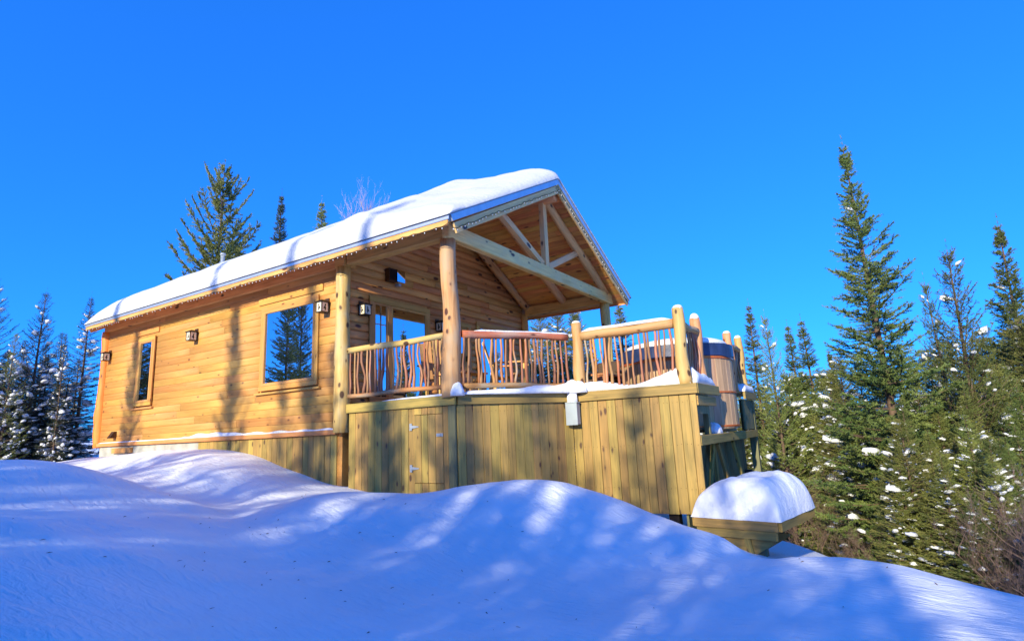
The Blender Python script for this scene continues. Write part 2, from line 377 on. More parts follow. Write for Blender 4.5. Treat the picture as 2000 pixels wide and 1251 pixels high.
def ground(x, y):
    x = np.atleast_1d(np.asarray(x, float)); y = np.atleast_1d(np.asarray(y, float))
    P = np.c_[x, y]; z = np.empty(len(P))
    for i in range(0, len(P), 20000):
        q = P[i:i+20000]; r = np.linalg.norm(q[:, None]-CX[None], axis=2)
        z[i:i+20000] = _k(r)@_S[:_n] + _S[_n] + q@_S[_n+1:]
    far = np.hypot((x-1)/1.25, y+1); wgt = 1-sstep(8.5, 13, far)
    b = base_z(x, y)
    z = z*wgt + b*(1-wgt)
    und = .016*np.sin(x*1.9+.6*np.sin(y*2.3)) * np.cos(y*2.4+.5*np.sin(x*1.1)) + .006*np.sin(x*5.1+y*2.2)*np.sin(y*4.3-x)
    z = z + und + .010*np.sin(x*3.1-y*7.3+1.5*np.sin(x*1.3+y))*np.cos(y*1.1+x*.7) + .004*np.sin(x*13+3*np.sin(y*3))*np.sin(y*9)
    R_ = np.hypot(x, y)
    z = z - 6*sstep(30, 120, R_) + 16*sstep(180, 700, R_)
    return z
def gz(x, y): return float(ground(x, y)[0])
def axis_lines(lo, hi, step, far):
    a = list(np.arange(lo, hi+1e-6, step)); s = step
    l, h = [], []; v = lo
    while v > -far: s *= 1.13; v -= s; l.append(v)
    s = step; v = hi
    while v < far: s *= 1.13; v += s; h.append(v)
    return np.array(l[::-1]+a+h)
gx, gy = axis_lines(-9, 10.5, .075, 1400), axis_lines(-7.5, 3.5, .075, 1400)
GX, GY = np.meshgrid(gx, gy); GZ = ground(GX.ravel(), GY.ravel())
nx, ny = len(gx), len(gy); idx = np.arange(nx*ny).reshape(ny, nx)
F = np.stack([idx[:-1, :-1], idx[:-1, 1:], idx[1:, 1:], idx[1:, :-1]], -1).reshape(-1, 4)
o = place('snow_ground', big_mesh('snow_ground', np.c_[GX.ravel(), GY.ravel(), GZ], F, True), Matrix(), M['snow'])
tag(o, 'deep rolling snow drifts in blue shade sloping up to the cabin', kind='structure')
# ---------------------------------------------------------------- cabin
W, L = 5.74, 8.42            # gable width, length of the enclosed part
RY = W/2
PX, FX, BX = 2.25, 2.62, -8.45
EY, EZ, RZ = -.46, 2.86, 4.60
SL = (RZ-EZ)/(RY-EY)
def roof_z(y): return RZ - SL*abs(y-RY)
cabin = thing('cabin', (0, 0, -1.0), 'pine board cabin with a gabled open porch and a thick load of roof snow', 'cabin')
r = random.Random(3)
# core walls (behind the boards)
def shell():
    ex = 2.92
    vs = [(-L+.03, .03, -1.2), (-.03, .03, -1.2), (-.03, W-.03, -1.2), (-L+.03, W-.03, -1.2),
          (-L+.03, .03, ex), (-.03, .03, ex), (-.03, W-.03, ex), (-L+.03, W-.03, ex),
          (-.03, RY, roof_z(RY)-.2), (-L+.03, RY, roof_z(RY)-.2)]
    fs = [(0, 1, 5, 4), (2, 3, 7, 6), (1, 2, 6, 8, 5), (3, 0, 4, 9, 7), (0, 3, 2, 1), (4, 5, 8, 9), (6, 7, 9, 8)]
    return mesh('wall_core', [(a, b, c) for a, b, c in vs], fs)
place('wall_core', shell(), Matrix(), M['siding'], cabin)
box('foundation', cabin, (-L+.06, .012, -1.15), (-4.15, .5, -.035), M['concrete'])
# openings
SIDE_OPEN = [(-2.24, -.60, .80, 2.36), (-6.86, -6.02, .80, 2.36)]
FRONT_OPEN = [(.55, 2.12, .43, 2.32), (2.62, 3.46, .43, 2.14), (3.68, 4.90, .43, 2.30)]
def cut(spans, a, b):
    res = []
    for s, e in spans:
        if b <= s or a >= e: res.append((s, e)); continue
        if a > s: res.append((s, a))
        if b < e: res.append((b, e))
    return res
CH = .142
def course(axis, lo, hi, z0, opens, prof='log'):
    spans = [(lo, hi)]
    for a, b, c, d in opens:
        if z0+CH*.5 > c and z0+CH*.5 < d: spans = cut(spans, a, b)
    out_ = []
    for s, e in spans:
        x = s
        while x < e-1e-3:
            l = r.uniform(2.4, 4.6) if x > s else r.uniform(1.2, 4.6)
            nx_ = e if (e-x-l) < .8 else x+l
            out_.append((x, nx_)); x = nx_
    return out_
k = 0
z = .045
while z < 2.93:
    for a, b in course('x', -L+.06, -.07, z, SIDE_OPEN):
        plank('siding_board', cabin, (a+.0015, .03, z+CH/2), (b-.0015, .03, z+CH/2), (0, 0, 1), CH-.0022, .034+r.uniform(-.0015, .0015), M['siding'], (0, -1, 0), 'soft')
    z += CH
z = .40
while z < 4.38:
    zt = z+CH*.75
    y0, y1 = .06, W-.06
    if zt > 2.80:
        half = (roof_z(RY)-.15-zt)/SL; y0, y1 = max(y0, RY-half), min(y1, RY+half)
    if y1-y0 > .15:
        for a, b in course('y', y0, y1, z, FRONT_OPEN):
            plank('gable_board', cabin, (-.03, a+.0015, z+CH/2), (-.03, b-.0015, z+CH/2), (0, 0, 1), CH-.003, .038+r.uniform(-.003, .003), M['gable'], (1, 0, 0), 'log')
    z += CH
# sill drip board and skirt under the side wall
plank('sill_board', cabin, (-L-.02, .03, .01), (-.10, .03, .01), (0, 0, 1), .075, .085, M['trim'], (0, -1, 0))
x = -4.14
while x < -.14:
    wd = min(.138, -.14-x)
    plank('skirt_board', cabin, (x+wd/2, .03, -1.25), (x+wd/2, .03, -.032), (1, 0, 0), wd-.004, .028+r.uniform(-.003, .003), M['treated'], (0, -1, 0)); x += wd
box('loose_board', cabin, (-7.62, -.05, -.19), (-6.75, .01, -.075), M['trim'])
# frieze beam, corner posts
plank('frieze_beam', cabin, (-L-.05, .03, 2.83), (-.16, .03, 2.83), (0, 0, 1), .235, .10, M['beam'], (0, -1, 0))
log('corner_post', cabin, (0, -.02, -.005), (0, -.02, 2.70), .135, .115, M['log'], 1, .012, .06, 14, 14)
box('post_block', cabin, (-.12, -.11, 2.705), (.13, .13, 2.95), M['beam'], bev=.01)
for i in range(1):
    log('corner_log', cabin, (-L-.05, .02, -.05), (-L-.05, .02, 2.72), .12, .11, M['orangelog'], 5, .008, .16, 12, 22)
log('corner_post', cabin, (.02, W-.03, .3), (.02, W-.03, 2.75), .11, .10, M['beam'], 9)
# porch frame
log('porch_post', cabin, (PX-.03, 0, .40), (PX-.03, 0, 2.70), .140, .112, M['log'], 21, .022, .06, 18, 18)
log('porch_post', cabin, (PX-.05, W-.02, .40), (PX-.05, W-.02, 2.70), .125, .105, M['log'], 22, .02, .06, 16, 14)
box('plate_beam', cabin, (.14, -.085, 2.715), (PX-.052, .085, 2.93), M['beam'], bev=.012)
box('plate_beam', cabin, (.10, W-.10, 2.70), (PX-.08, W+.07, 2.92), M['beam'], bev=.012)
box('tie_beam', cabin, (PX-.048, -.12, 2.69), (PX+.085, W+.16, 2.925), M['greybeam'], bev=.014)
def bar(name, p0, p1, w_, d_, m, out=(1, 0, 0)):
    p0, p1 = Vector(p0), Vector(p1); x = (p1-p0).normalized(); y = Vector(out).cross(x)
    p0 = p0-Vector(out)*d_/2; p1 = p1-Vector(out)*d_/2
    return plank(name, cabin, p0, p1, y, w_, d_, m, out)
xt = PX+.02
bar('king_post', (xt, RY, 2.92), (xt, RY, roof_z(RY)-.34), .13, .10, M['greybeam'])
bar('truss_brace', (xt-.01, RY-.11, 2.95), (xt-.01, 1.40, roof_z(1.40)-.30), .12, .085, M['greybeam'])
bar('truss_brace', (xt-.01, RY+.11, 2.95), (xt-.01, 4.30, roof_z(4.30)-.30), .12, .085, M['greybeam'])
for rx, mm in ((xt, 'greybeam'), (1.18, 'greybeam'), (.14, 'log')):
    for s in (-1, 1):
        y0 = .10 if s < 0 else W-.10
        log('rafter', cabin, (rx, y0, roof_z(y0)-.24), (rx, RY-.0+s*.03, roof_z(RY)-.24), .095, .085, M[mm], int(rx*10)+s, .02, .08, 12, 12)
log('ridge_beam', cabin, (.02, RY, RZ-.34), (FX-.06, RY, RZ-.34), .10, .10, M['beam'], 4)
# ceiling boards under both slopes, running out to the rake
dl = math.hypot(1, SL); ux = Vector((1, 0, 0))
for s in (-1, 1):
    d = 0.03; tot = (RY-EY)*dl
    while d < tot-.02:
        wd = min(.135, tot-.02-d)
        yy = RY+s*(d+wd/2)/dl; zz = roof_z(yy)-.105
        nrm = Vector((0, s*SL, 1)).normalized(); down = Vector((0, s, -SL)).normalized()
        c = Vector((0, yy, zz))
        cutx = r.uniform(.7, 2.0)
        ends = [(.0, cutx), (cutx, FX-.02)] if r.random() < .6 else [(.0, FX-.02)]
        for a, b in ends:
            plank('ceiling_board', cabin, (a+.002, yy, zz), (b-.002, yy, zz), down, wd-.004, .02, M['ceiling'], -nrm)
        d += wd
# eave soffit of the closed part
for s in (-1, 1):
    y_out, y_in = (EY+.01, .0) if s < 0 else (W-EY-.01, W)
    p0 = Vector((-L-.03, (y_out+y_in)/2, roof_z((y_out+y_in)/2)-.105)); p1 = p0.copy(); p1.x = -.003
    plank('soffit_board', cabin, p0, p1, (0, s, -SL), abs(y_out-y_in)*dl-.01, .018, M['beam'], -Vector((0, s*SL, 1)))
# roof deck, metal sheets and trim
def roof_slab(x0, x1, t0, t1, name, m, dy=0.):
    vs, fs = [], []
    prof = [(EY-dy, EZ-SL*dy), (RY, RZ), (W-EY+dy, EZ-SL*dy)]
    for x in (x0, x1):
        vs += [(x, y, z-t0) for y, z in prof] + [(x, y, z-t1) for y, z in reversed(prof)]
    n = 6
    fs = [(i, (i+1) % n, n+(i+1) % n, n+i) for i in range(n)] + [tuple(reversed(range(n))), tuple(range(n, 2*n))]
    return place(name, mesh(name, vs, fs), Matrix(), m, cabin)
roof_slab(BX+.01, FX-.01, .012, .10, 'roof_deck', M['roofing'])
roof_slab(BX-.03, FX+.03, 0, .011, 'metal_roofing', M['roofing'], .03)
# eave fascia: wood and metal edge
plank('eave_fascia', cabin, (BX, EY+.012, EZ-.105), (FX-.02, EY+.012, EZ-.105), (0, 0, 1), .10, .025, M['beam'], (0, -1, 0))
plank('metal_eave_edge', cabin, (BX-.02, EY-.014, EZ-.042), (FX+.01, EY-.014, EZ-.042), (0, 0, 1), .075, .012, M['metal_trim'], (0, -1, 0))
plank('eave_fascia', cabin, (BX, W-EY-.012, EZ-.105), (FX-.02, W-EY-.012, EZ-.105), (0, 0, 1), .10, .025, M['beam'], (0, 1, 0))
plank('metal_eave_edge', cabin, (BX-.02, W-EY+.014, EZ-.042), (FX+.01, W-EY+.014, EZ-.042), (0, 0, 1), .075, .012, M['metal_trim'], (0, 1, 0))
for s in (-1, 1):
    ye = EY if s < 0 else W-EY
    a = Vector((FX-.015, ye, EZ)); b = Vector((FX-.015, RY, RZ)); dn = Vector((0, 0, -1))
    sn = Vector((0, -s*SL, 1)) if False else Vector((0, s*SL, 1)).normalized()
    plank('rake_board', cabin, a-sn*.19+Vector((0, -s*.03, 0)), b-sn*.19, sn, .15, .030, M['greybeam'], (1, 0, 0))
    plank('metal_rake_edge', cabin, a-sn*.052, b-sn*.052, sn, .105, .042, M['metal_trim'], (1, 0, 0))
    a.x = b.x = BX+.015
    plank('rake_board', cabin, a-sn*.13, b-sn*.13, sn, .18, .03, M['beam'], (-1, 0, 0))

# ---- windows and doors
def frame4(name, parent, plane, u0, u1, z0, z1, w_, t, off, m):
    """four boards round a rectangle; plane 'x' = side wall (Y=off, faces -Y), 'y' = gable wall (X=off, faces +X)"""
    def pt(u, z_): return (u, off, z_) if plane == 'x' else (off, u, z_)
    o_ = (0, -1, 0) if plane == 'x' else (1, 0, 0); U = (1, 0, 0) if plane == 'x' else (0, 1, 0)
    plank(name, parent, pt(u0, z1-w_/2), pt(u1, z1-w_/2), (0, 0, 1), w_, t, m, o_)
    plank(name, parent, pt(u0, z0+w_/2), pt(u1, z0+w_/2), (0, 0, 1), w_, t, m, o_)
    plank(name, parent, pt(u0+w_/2, z0+w_), pt(u0+w_/2, z1-w_), U, w_, t, m, o_)
    plank(name, parent, pt(u1-w_/2, z0+w_), pt(u1-w_/2, z1-w_), U, w_, t, m, o_)
def pane(name, parent, plane, u0, u1, z0, z1, off, m=None):
    T_ = .008
    if plane == 'x': return box(name, parent, (u0, off, z0), (u1, off+T_, z1), m or M['glass'], bev=0)
    return box(name, parent, (off-T_, u0, z0), (off, u1, z1), m or M['glass'], bev=0)
def window(name, plane, u0, u1, z0, z1, label):
    win = bpy.data.objects.new(name, None); col.objects.link(win); win.parent = cabin; win['label'] = label
    wl = Vector((u0, 0, z0)) if plane == 'x' else Vector((0, u0, z0)); win.location = wl-cabin.location
    return win
wn = window('window', 'x', -2.24, -.60, .8, 2.36, 'large square picture window reflecting two spruces')
frame4('window_trim', wn, 'x', -2.205, -.605, .805, 2.355, .085, .028, -.004, M['siding'])
frame4('window_frame', wn, 'x', -2.12, -.69, .89, 2.27, .05, .038, -.001, M['trim'])
plank('head_board', wn, (-2.30, -.002, 2.465), (-.50, -.002, 2.465), (0, 0, 1), .12, .028, M['siding'], (0, -1, 0))
plank('window_sill', wn, (-2.30, -.002, .755), (-.52, -.002, .755), (0, 0, 1), .035, .055, M['trim'], (0, -1, 0))
pane('pane', wn, 'x', -2.07, -.74, .94, 2.22, -.014)
wn = window('window', 'x', -6.86, -6.02, .8, 2.36, 'tall narrow side window')
frame4('window_trim', wn, 'x', -6.81, -6.07, .81, 2.34, .08, .028, -.004, M['siding'])
frame4('window_frame', wn, 'x', -6.73, -6.15, .89, 2.26, .045, .038, -.001, M['trim'])
plank('head_board', wn, (-6.95, -.002, 2.465), (-5.93, -.002, 2.465), (0, 0, 1), .12, .028, M['siding'], (0, -1, 0))
plank('window_sill', wn, (-6.92, -.002, .755), (-5.96, -.002, .755), (0, 0, 1), .035, .055, M['trim'], (0, -1, 0))
pane('pane', wn, 'x', -6.69, -6.19, .93, 2.22, -.014)
# patio windows on the gable wall
wn = window('patio_window', 'y', .55, 2.12, .43, 2.32, 'wide porch window with a narrow six-pane light beside it')
frame4('window_trim', wn, 'y', .55, 2.13, .44, 2.33, .10, .030, .004, M['trim'])
box('mullion', wn, (.0, .985, .545), (.036, 1.075, 2.225), M['trim'])
frame4('window_frame', wn, 'y', .65, .985, .545, 2.225, .035, .028, .002, M['trim'])
frame4('window_frame', wn, 'y', 1.075, 2.03, .545, 2.225, .04, .028, .002, M['trim'])
pane('pane', wn, 'y', .685, .95, .58, 2.19, .016)
pane('pane', wn, 'y', 1.115, 1.99, .585, 2.185, .016)
box('muntin', wn, (.0165, .81, .58), (.026, .825, 2.19), M['trim'], bev=0)
for zz in (1.02, 1.44, 1.84): box('muntin', wn, (.0165, .685, zz), (.0245, .95, zz+.014), M['trim'], bev=0)
dr = window('door', 'y', 2.62, 3.46, .43, 2.14, 'pine porch door behind the post')
frame4('door_trim', dr, 'y', 2.62, 3.46, .42, 2.20, .09, .030, .004, M['trim'])
for i in range(5): plank('door_board', dr, (0.0, 2.776+i*.132, .52), (0.0, 2.776+i*.132, 2.10), (0, 1, 0), .128, .018, M['siding'], (1, 0, 0))
box('door_light', dr, (.018, 2.90, 1.55), (.024, 3.18, 1.95), M['glass'], bev=0)
box('handle', dr, (.02, 3.27, 1.38), (.06, 3.30, 1.50), M['black'])
wn = window('patio_window', 'y', 3.68, 4.90, .43, 2.30, 'full height porch window reflecting blue sky')
frame4('window_trim', wn, 'y', 3.68, 4.90, .44, 2.31, .10, .030, .004, M['trim'])
frame4('window_frame', wn, 'y', 3.78, 4.80, .545, 2.205, .045, .028, .002, M['trim'])
pane('pane', wn, 'y', 3.825, 4.755, .59, 2.16, .016)
box('muntin', wn, (.0165, 4.27, .59), (.034, 4.31, 2.16), M['trim'], bev=0)
# vent hood low on the wall
vh = mesh('vent_hood', [(-.07, 0, 0), (.07, 0, 0), (.07, 0, .15), (-.07, 0, .15), (-.07, -.14, 0), (.07, -.14, 0), (.07, -.05, .15), (-.07, -.05, .15)],
          [(0, 1, 2, 3), (0, 4, 5, 1), (4, 7, 6, 5), (3, 2, 6, 7), (0, 3, 7, 4), (1, 5, 6, 2)])
o = place('vent_hood', vh, Matrix.Translation((-7.60, -.008, .15)), M['bronze'], cabin)
# flue through the snow
fl = thing('flue_pipe', (-6.66, 1.75, 3.6), 'slim metal flue pipe sticking up through the roof snow', 'chimney')
log('pipe', fl, (-6.66, 1.75, 3.75), (-6.66, 1.75, 4.72), .05, .05, M['galv'], 2, 0, 0, 16, 3)
log('rain_cap', fl, (-6.66, 1.75, 4.75), (-6.66, 1.75, 4.79), .075, .065, M['galv'], 2, 0, 0, 16, 3)
for a in range(3):
    p = Vector((-6.66+.045*math.cos(a*2.1), 1.75+.045*math.sin(a*2.1), 4.70)); log('cap_strut', fl, p, p+Vector((0, 0, .06)), .008, .008, M['galv'], 1, 0, 0, 5, 2)

# ---- wall lanterns
def lantern(loc, out, label):
    """out: unit vector away from the wall"""
    o3 = Vector(out); side = Vector((0, 0, 1)).cross(o3)
    rot = Matrix(((side.x, o3.x, 0, loc[0]), (side.y, o3.y, 0, loc[1]), (0, 0, 1, loc[2]), (0, 0, 0, 1)))
    t = thing('wall_lantern', loc, label, 'lantern', 'wall lanterns')
    def add(name, bm_fn, m):
        me = bm_fn() if callable(bm_fn) else bm_fn
        return place(name, me, rot, m, t)
    def bx(lo, hi):
        (a, b, c), (d, e, f) = lo, hi
        vs = [(a, b, c), (d, b, c), (d, e, c), (a, e, c), (a, b, f), (d, b, f), (d, e, f), (a, e, f)]
        return vs, [(0, 3, 2, 1), (4, 5, 6, 7), (0, 1, 5, 4), (1, 2, 6, 5), (2, 3, 7, 6), (3, 0, 4, 7)]
    def join(*bs):
        V_, F_ = [], []
        for v_, f_ in bs:
            n_ = len(V_); V_ += v_; F_ += [tuple(i+n_ for i in q) for q in f_]
        return mesh('lantern', V_, F_)
    add('back_plate', join(bx((-.055, .0, -.06), (.055, .014, .14))), M['bronze'])
    add('arm', join(bx((-.012, .014, .085), (.012, .10, .105)), bx((-.012, .085, .06), (.012, .10, .105))), M['bronze'])
    h, y0, y1, z0, z1 = .068, .035, .171, -.105, .055
    fr = [bx((-h-.006, y0-.006, z0-.012), (h+.006, y1+.006, z0))]
    for sx in (-1, 1):
        for yy in (y0, y1): fr.append(bx((sx*h-.007, yy-.007, z0), (sx*h+.007, yy+.007, z1)))
    add('cage', join(*fr), M['black'])
    c = (y0+y1)/2
    cap = mesh('cap', [(-.09, c-.09, z1), (.09, c-.09, z1), (.09, c+.09, z1), (-.09, c+.09, z1), (-.09, c-.09, z1+.012), (.09, c-.09, z1+.012), (.09, c+.09, z1+.012), (-.09, c+.09, z1+.012), (-.02, c-.02, z1+.05), (.02, c-.02, z1+.05), (.02, c+.02, z1+.05), (-.02, c+.02, z1+.05)],
               [(0, 3, 2, 1), (0, 1, 5, 4), (1, 2, 6, 5), (2, 3, 7, 6), (3, 0, 4, 7), (4, 5, 9, 8), (5, 6, 10, 9), (6, 7, 11, 10), (7, 4, 8, 11), (8, 9, 10, 11)])
    add('cap', cap, M['black'])
    add('glass_pane', join(bx((-h+.006, y1-.004, z0+.002), (h-.006, y1-.001, z1-.002))), M['cream'])
    add('glass_pane', join(bx((-h+.001, y0+.006, z0+.002), (-h+.004, y1-.006, z1-.002))), M['cream'])
    add('glass_pane', join(bx((h-.004, y0+.006, z0+.002), (h-.001, y1-.006, z1-.002))), M['cream'])
    # small standing silhouette on each pane
    sil = [(-.012, -.085), (.006, -.085), (.003, -.05), (.026, -.06), (.03, -.04), (.010, -.02), (.004, .015), (-.014, .03), (-.02, .008), (-.008, -.01), (-.02, -.04)]
    def ngon(f): return mesh('silhouette', [f(a, b, 0) for a, b in sil]+[f(a, b, 1) for a, b in sil], [tuple(range(11)), tuple(reversed(range(11, 22)))]+[(i, (i+1) % 11, 11+(i+1) % 11, 11+i) for i in range(11)])
    add('silhouette', ngon(lambda a, b, k_: (a, y1-.001+k_*.003, b)), M['black'])
    add('silhouette', ngon(lambda a, b, k_: (h-.001+k_*.003, c+a, b)), M['black'])
    add('silhouette', ngon(lambda a, b, k_: (-h+.001-k_*.003, c+a, b)), M['black'])
    return t
lantern((-.40, -.008, 2.10), (0, -1, 0), 'bronze lantern on the sunlit side wall just right of the big picture window')
lantern((-4.42, -.008, 2.12), (0, -1, 0), 'bronze lantern in the middle of the sunlit side wall')
lantern((-8.20, -.008, 2.10), (0, -1, 0), 'bronze lantern at the far left end of the side wall')
lantern((.008, .36, 2.05), (1, 0, 0), 'black lantern under the porch left of the wide porch window')
lantern((.008, 2.36, 2.02), (1, 0, 0), 'lantern beside the porch door, half hidden by the log post')
# wall floodlight / heater box
fx = thing('wall_heater', (.03, 1.05, 2.70), 'boxy wall heater with louvres high on the porch wall', 'wall heater')
box('housing', fx, (.01, .93, 2.66), (.12, 1.14, 2.90), M['bronze'])
for i in range(6): box('louvre', fx, (.121, .945+i*.03, 2.68), (.131, .96+i*.03, 2.88), M['black'])
box('front_glass', fx, (.14, 1.10, 2.67), (.152, 1.30, 2.89), M['glass'], bev=0)
box('side_panel', fx, (.02, 1.143, 2.67), (.138, 1.155, 2.89), M['vinyl'])
box('bracket', fx, (.03, 1.16, 2.60), (.12, 1.24, 2.655), M['galv'])

# ---- string lights
def string_lights(label, path, step, jit, sag):
    t = thing('string_lights', path[0], label, 'string lights', 'icicle light strings')
    pts = []; bulbs = []
    for a, b in zip(path[:-1], path[1:]):
        a, b = Vector(a), Vector(b); n_ = int((b-a).length/step)
        for i in range(n_):
            p = a.lerp(b, i/n_)+Vector((0, 0, -sag*abs(math.sin(i*1.7))-r.uniform(0, jit))); pts.append(p)
            bulbs.append(p)
    pts.append(Vector(path[-1]))
    vs, fs = tube_arrays([p-pts[0] for p in pts], .006, 4)
    place('cable', mesh('cable', vs, fs), Matrix.Translation(pts[0]), M['cable'], t)
    bm = bmesh.new(); bmesh.ops.create_icosphere(bm, subdivisions=1, radius=.009); 
    for v in bm.verts: v.co.z *= 1.4
    me = bpy.data.meshes.new('bulb'); bm.to_mesh(me); bm.free()
    for p in bulbs:
        if r.random() < .72: place('bulb', me, Matrix.Translation(p+Vector((0, 0, -.022))), M['bulb'], t)
string_lights('string of clear bulbs hanging under the long eave', [(BX+.1, EY-.028, EZ-.14), (FX, EY-.028, EZ-.14)], .105, .02, .018)
def rk(s, yy): return (FX+.03, yy, roof_z(yy)-.21)
string_lights('string of clear bulbs along the gable rake boards', [rk(-1, EY+.05), rk(-1, RY), rk(1, W-EY-.05)], .10, .02, .02)

# ---------------------------------------------------------------- roof snow
def roof_snow():
    nxs, nys = 190, 84
    X = np.linspace(BX-.03, FX+.045, nxs); Yc = np.linspace(EY-.05, W-EY+.05, nys)
    V = []; 
    for x in X:
        for y in Yc:
            dE = min(y-Yc[0], Yc[-1]-y); dF = X[-1]-x; dB = x-X[0]
            t = 1-abs(y-RY)/(RY-EY)
            T = .37+.22*max(0, t)**1.1
            # front stretch is a separate, slightly lower and crusted slab with a swell at its back
            sw = .10*math.exp(-((x-.55+.45*(t-.2))/.42)**2)*(1 if y < RY else .3)
            T += sw - .15*(1/(1+math.exp(-(x-1.0)/.30)))-.08*(1/(1+math.exp(-(x-2.0)/.2)))
            T += .05*noise2(x*.7, y*1.0, 2) + .022*noise2(x*2.3, y*2.9, 5) + (.012*noise2(x*9, y*8, 7) if x > .6 else .004*noise2(x*9, y*8, 7))
            T -= .10*math.exp(-((x+3.6-.25*math.sin(y*2.5))/.14)**2)*math.exp(-((y-.2)/.9)**2)
            e = 1-(1-min(1, dE/.42))**2
            f = 1-(1-min(1, dF/.85))**2.
            b = 1-(1-min(1, dB/2.1))**2
            T = T*math.sqrt(max(0, e))*math.sqrt(max(0, f))*(b**.62)
            T = max(T, .004)
            bul = .06*math.sin(math.pi*min(1, dE/.42))*(1 if dE < .42 else 0)
            V.append((x, y+(-bul if y < RY else bul), roof_z(y)+.012+T))
    top = np.array(V); n_ = len(top)
    bot = top.copy(); 
    for i in range(n_):
        y = min(max(top[i, 1], EY-.05), W-EY+.05); bot[i] = (top[i, 0], y, roof_z(y)+.004)
    idx_ = np.arange(n_).reshape(nxs, nys)
    A = np.stack([idx_[:-1, :-1], idx_[1:, :-1], idx_[1:, 1:], idx_[:-1, 1:]], -1).reshape(-1, 4)
    B = A[:, ::-1]+n_
    def wall(l): return np.stack([l[:-1], l[1:], l[1:]+n_, l[:-1]+n_], -1)
    Fc = np.concatenate([A, B, wall(idx_[0, :]), wall(idx_[-1, ::-1]), wall(idx_[::-1, 0]), wall(idx_[:, -1])])
    return big_mesh('snow_on_roof', np.concatenate([top, bot]), Fc, True)
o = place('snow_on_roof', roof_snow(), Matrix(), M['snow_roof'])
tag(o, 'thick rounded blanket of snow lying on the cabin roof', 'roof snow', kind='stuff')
# thin snow on the sill board
def snow_strip(path, width, height, seed, label, cat='snow', step=.04, close=0, rough=.35, m='snow', name='snow_ridge', taper=True):
    """lumpy ridge of snow along a path of (x,y,z); width/height may be callables of the fraction 0..1"""
    P = []
    for a, b in zip(path[:-1], path[1:]):
        a, b = Vector(a), Vector(b); n_ = max(1, int((b-a).length/step))
        P += [a.lerp(b, i/n_) for i in range(n_)]
    P.append(Vector(path[-1])); n_ = len(P); seg = 11; vs = []; fs = []
    for i, p in enumerate(P):
        t = i/(n_-1); d = (P[min(i+2, n_-1)]-P[max(i-2, 0)]); d.z = 0; d.normalize(); s_ = Vector((-d.y, d.x, 0))
        w_ = width(t) if callable(width) else width; h_ = height(t) if callable(height) else height
        e = min(1, min(i, n_-1-i)/3+.15) if taper else 1
        for k_ in range(seg):
            a_ = math.pi*k_/(seg-1); q = 1+rough*noise2(p.x*5+k_*.5, p.y*5+k_*.35+p.z*3, seed)
            vs.append(p+s_*(math.cos(a_)*w_/2*(.9+.1*e)*(1+.3*rough*noise2(p.x*4, p.y*4+k_, seed+3)))+Vector((0, 0, max(.002, math.sin(a_)**.7*h_*q*e) if 0 < k_ < seg-1 else -.004)))
    for i in range(n_-1):
        for k_ in range(seg-1): fs.append((i*seg+k_, i*seg+k_+1, (i+1)*seg+k_+1, (i+1)*seg+k_))
        fs.append((i*seg, (i+1)*seg, (i+1)*seg+seg-1, i*seg+seg-1))
    fs.append(tuple(range(seg))); fs.append(tuple(reversed(range((n_-1)*seg, n_*seg))))
    c = P[0].copy(); me = mesh(name, [v-c for v in vs], fs, True)
    bm = bmesh.new(); bm.from_mesh(me); bmesh.ops.recalc_face_normals(bm, faces=bm.faces); bm.to_mesh(me); bm.free()
    o = place(name, me, Matrix.Translation(c), M[m]); tag(o, label, cat, kind='stuff'); return o
snow_strip([(-L+.1, -.012, .049), (-.14, -.012, .049)], .075, lambda t: .018+.05*math.exp(-((t-.58)/.10)**2)+.02*math.sin(t*40)**2*(t > .45), 4, 'thin line of snow on the sill board of the sunlit wall')
# ---------------------------------------------------------------- deck
C2, V2, E2 = Vector((2.30, 0, 0)), Vector((3.30, 1.557, 0)), Vector((5.16, 1.557, 0))
ZT, ZB = .292, -1.28
deck = thing('deck', (2.6, 1.6, -1.3), 'raised timber deck with tall vertical board skirting below its log railings', 'deck')
r = random.Random(11)
DX0, DX1, DZ0, DZ1 = 1.49, 2.07, -.76, .185
hatch = bpy.data.objects.new('hatch_door', None); col.objects.link(hatch); hatch.parent = deck
hatch.location = Vector((DX0, 0, DZ0))-deck.location; hatch['label'] = 'board hatch door with galvanised strap hinges'
def zp(v, z): return (v.x, v.y, z)
# face 1 in line with the side wall
x = .17
while x < 2.16:
    wd = min(r.choice((.118, .138, .138, .145)), 2.16-x)
    if 2.16-x-wd < .05: wd = 2.16-x
    xc = x+wd/2; th = .030+r.uniform(-.003, .003)
    if xc > DX0+.02 and xc < DX1-.02:
        plank('skirt_board', deck, (xc, .012, DZ1+.004), (xc, .012, ZT+.02), (1, 0, 0), wd-.004, th, M['treated'], (0, -1, 0))
        plank('skirt_board', deck, (xc, .012, -1.3), (xc, .012, DZ0-.005), (1, 0, 0), wd-.004, th, M['treated'], (0, -1, 0))
        plank('door_board', hatch, (xc, .012, DZ0+.004), (xc, .012, DZ1-.004), (1, 0, 0), wd-.005, th+.005, M['treated'], (0, -1, 0))
    else:
        plank('skirt_board', deck, (xc, .012, -1.3), (xc, .012, ZT+.02), (1, 0, 0), wd-.004, th, M['treated'], (0, -1, 0))
    x += wd
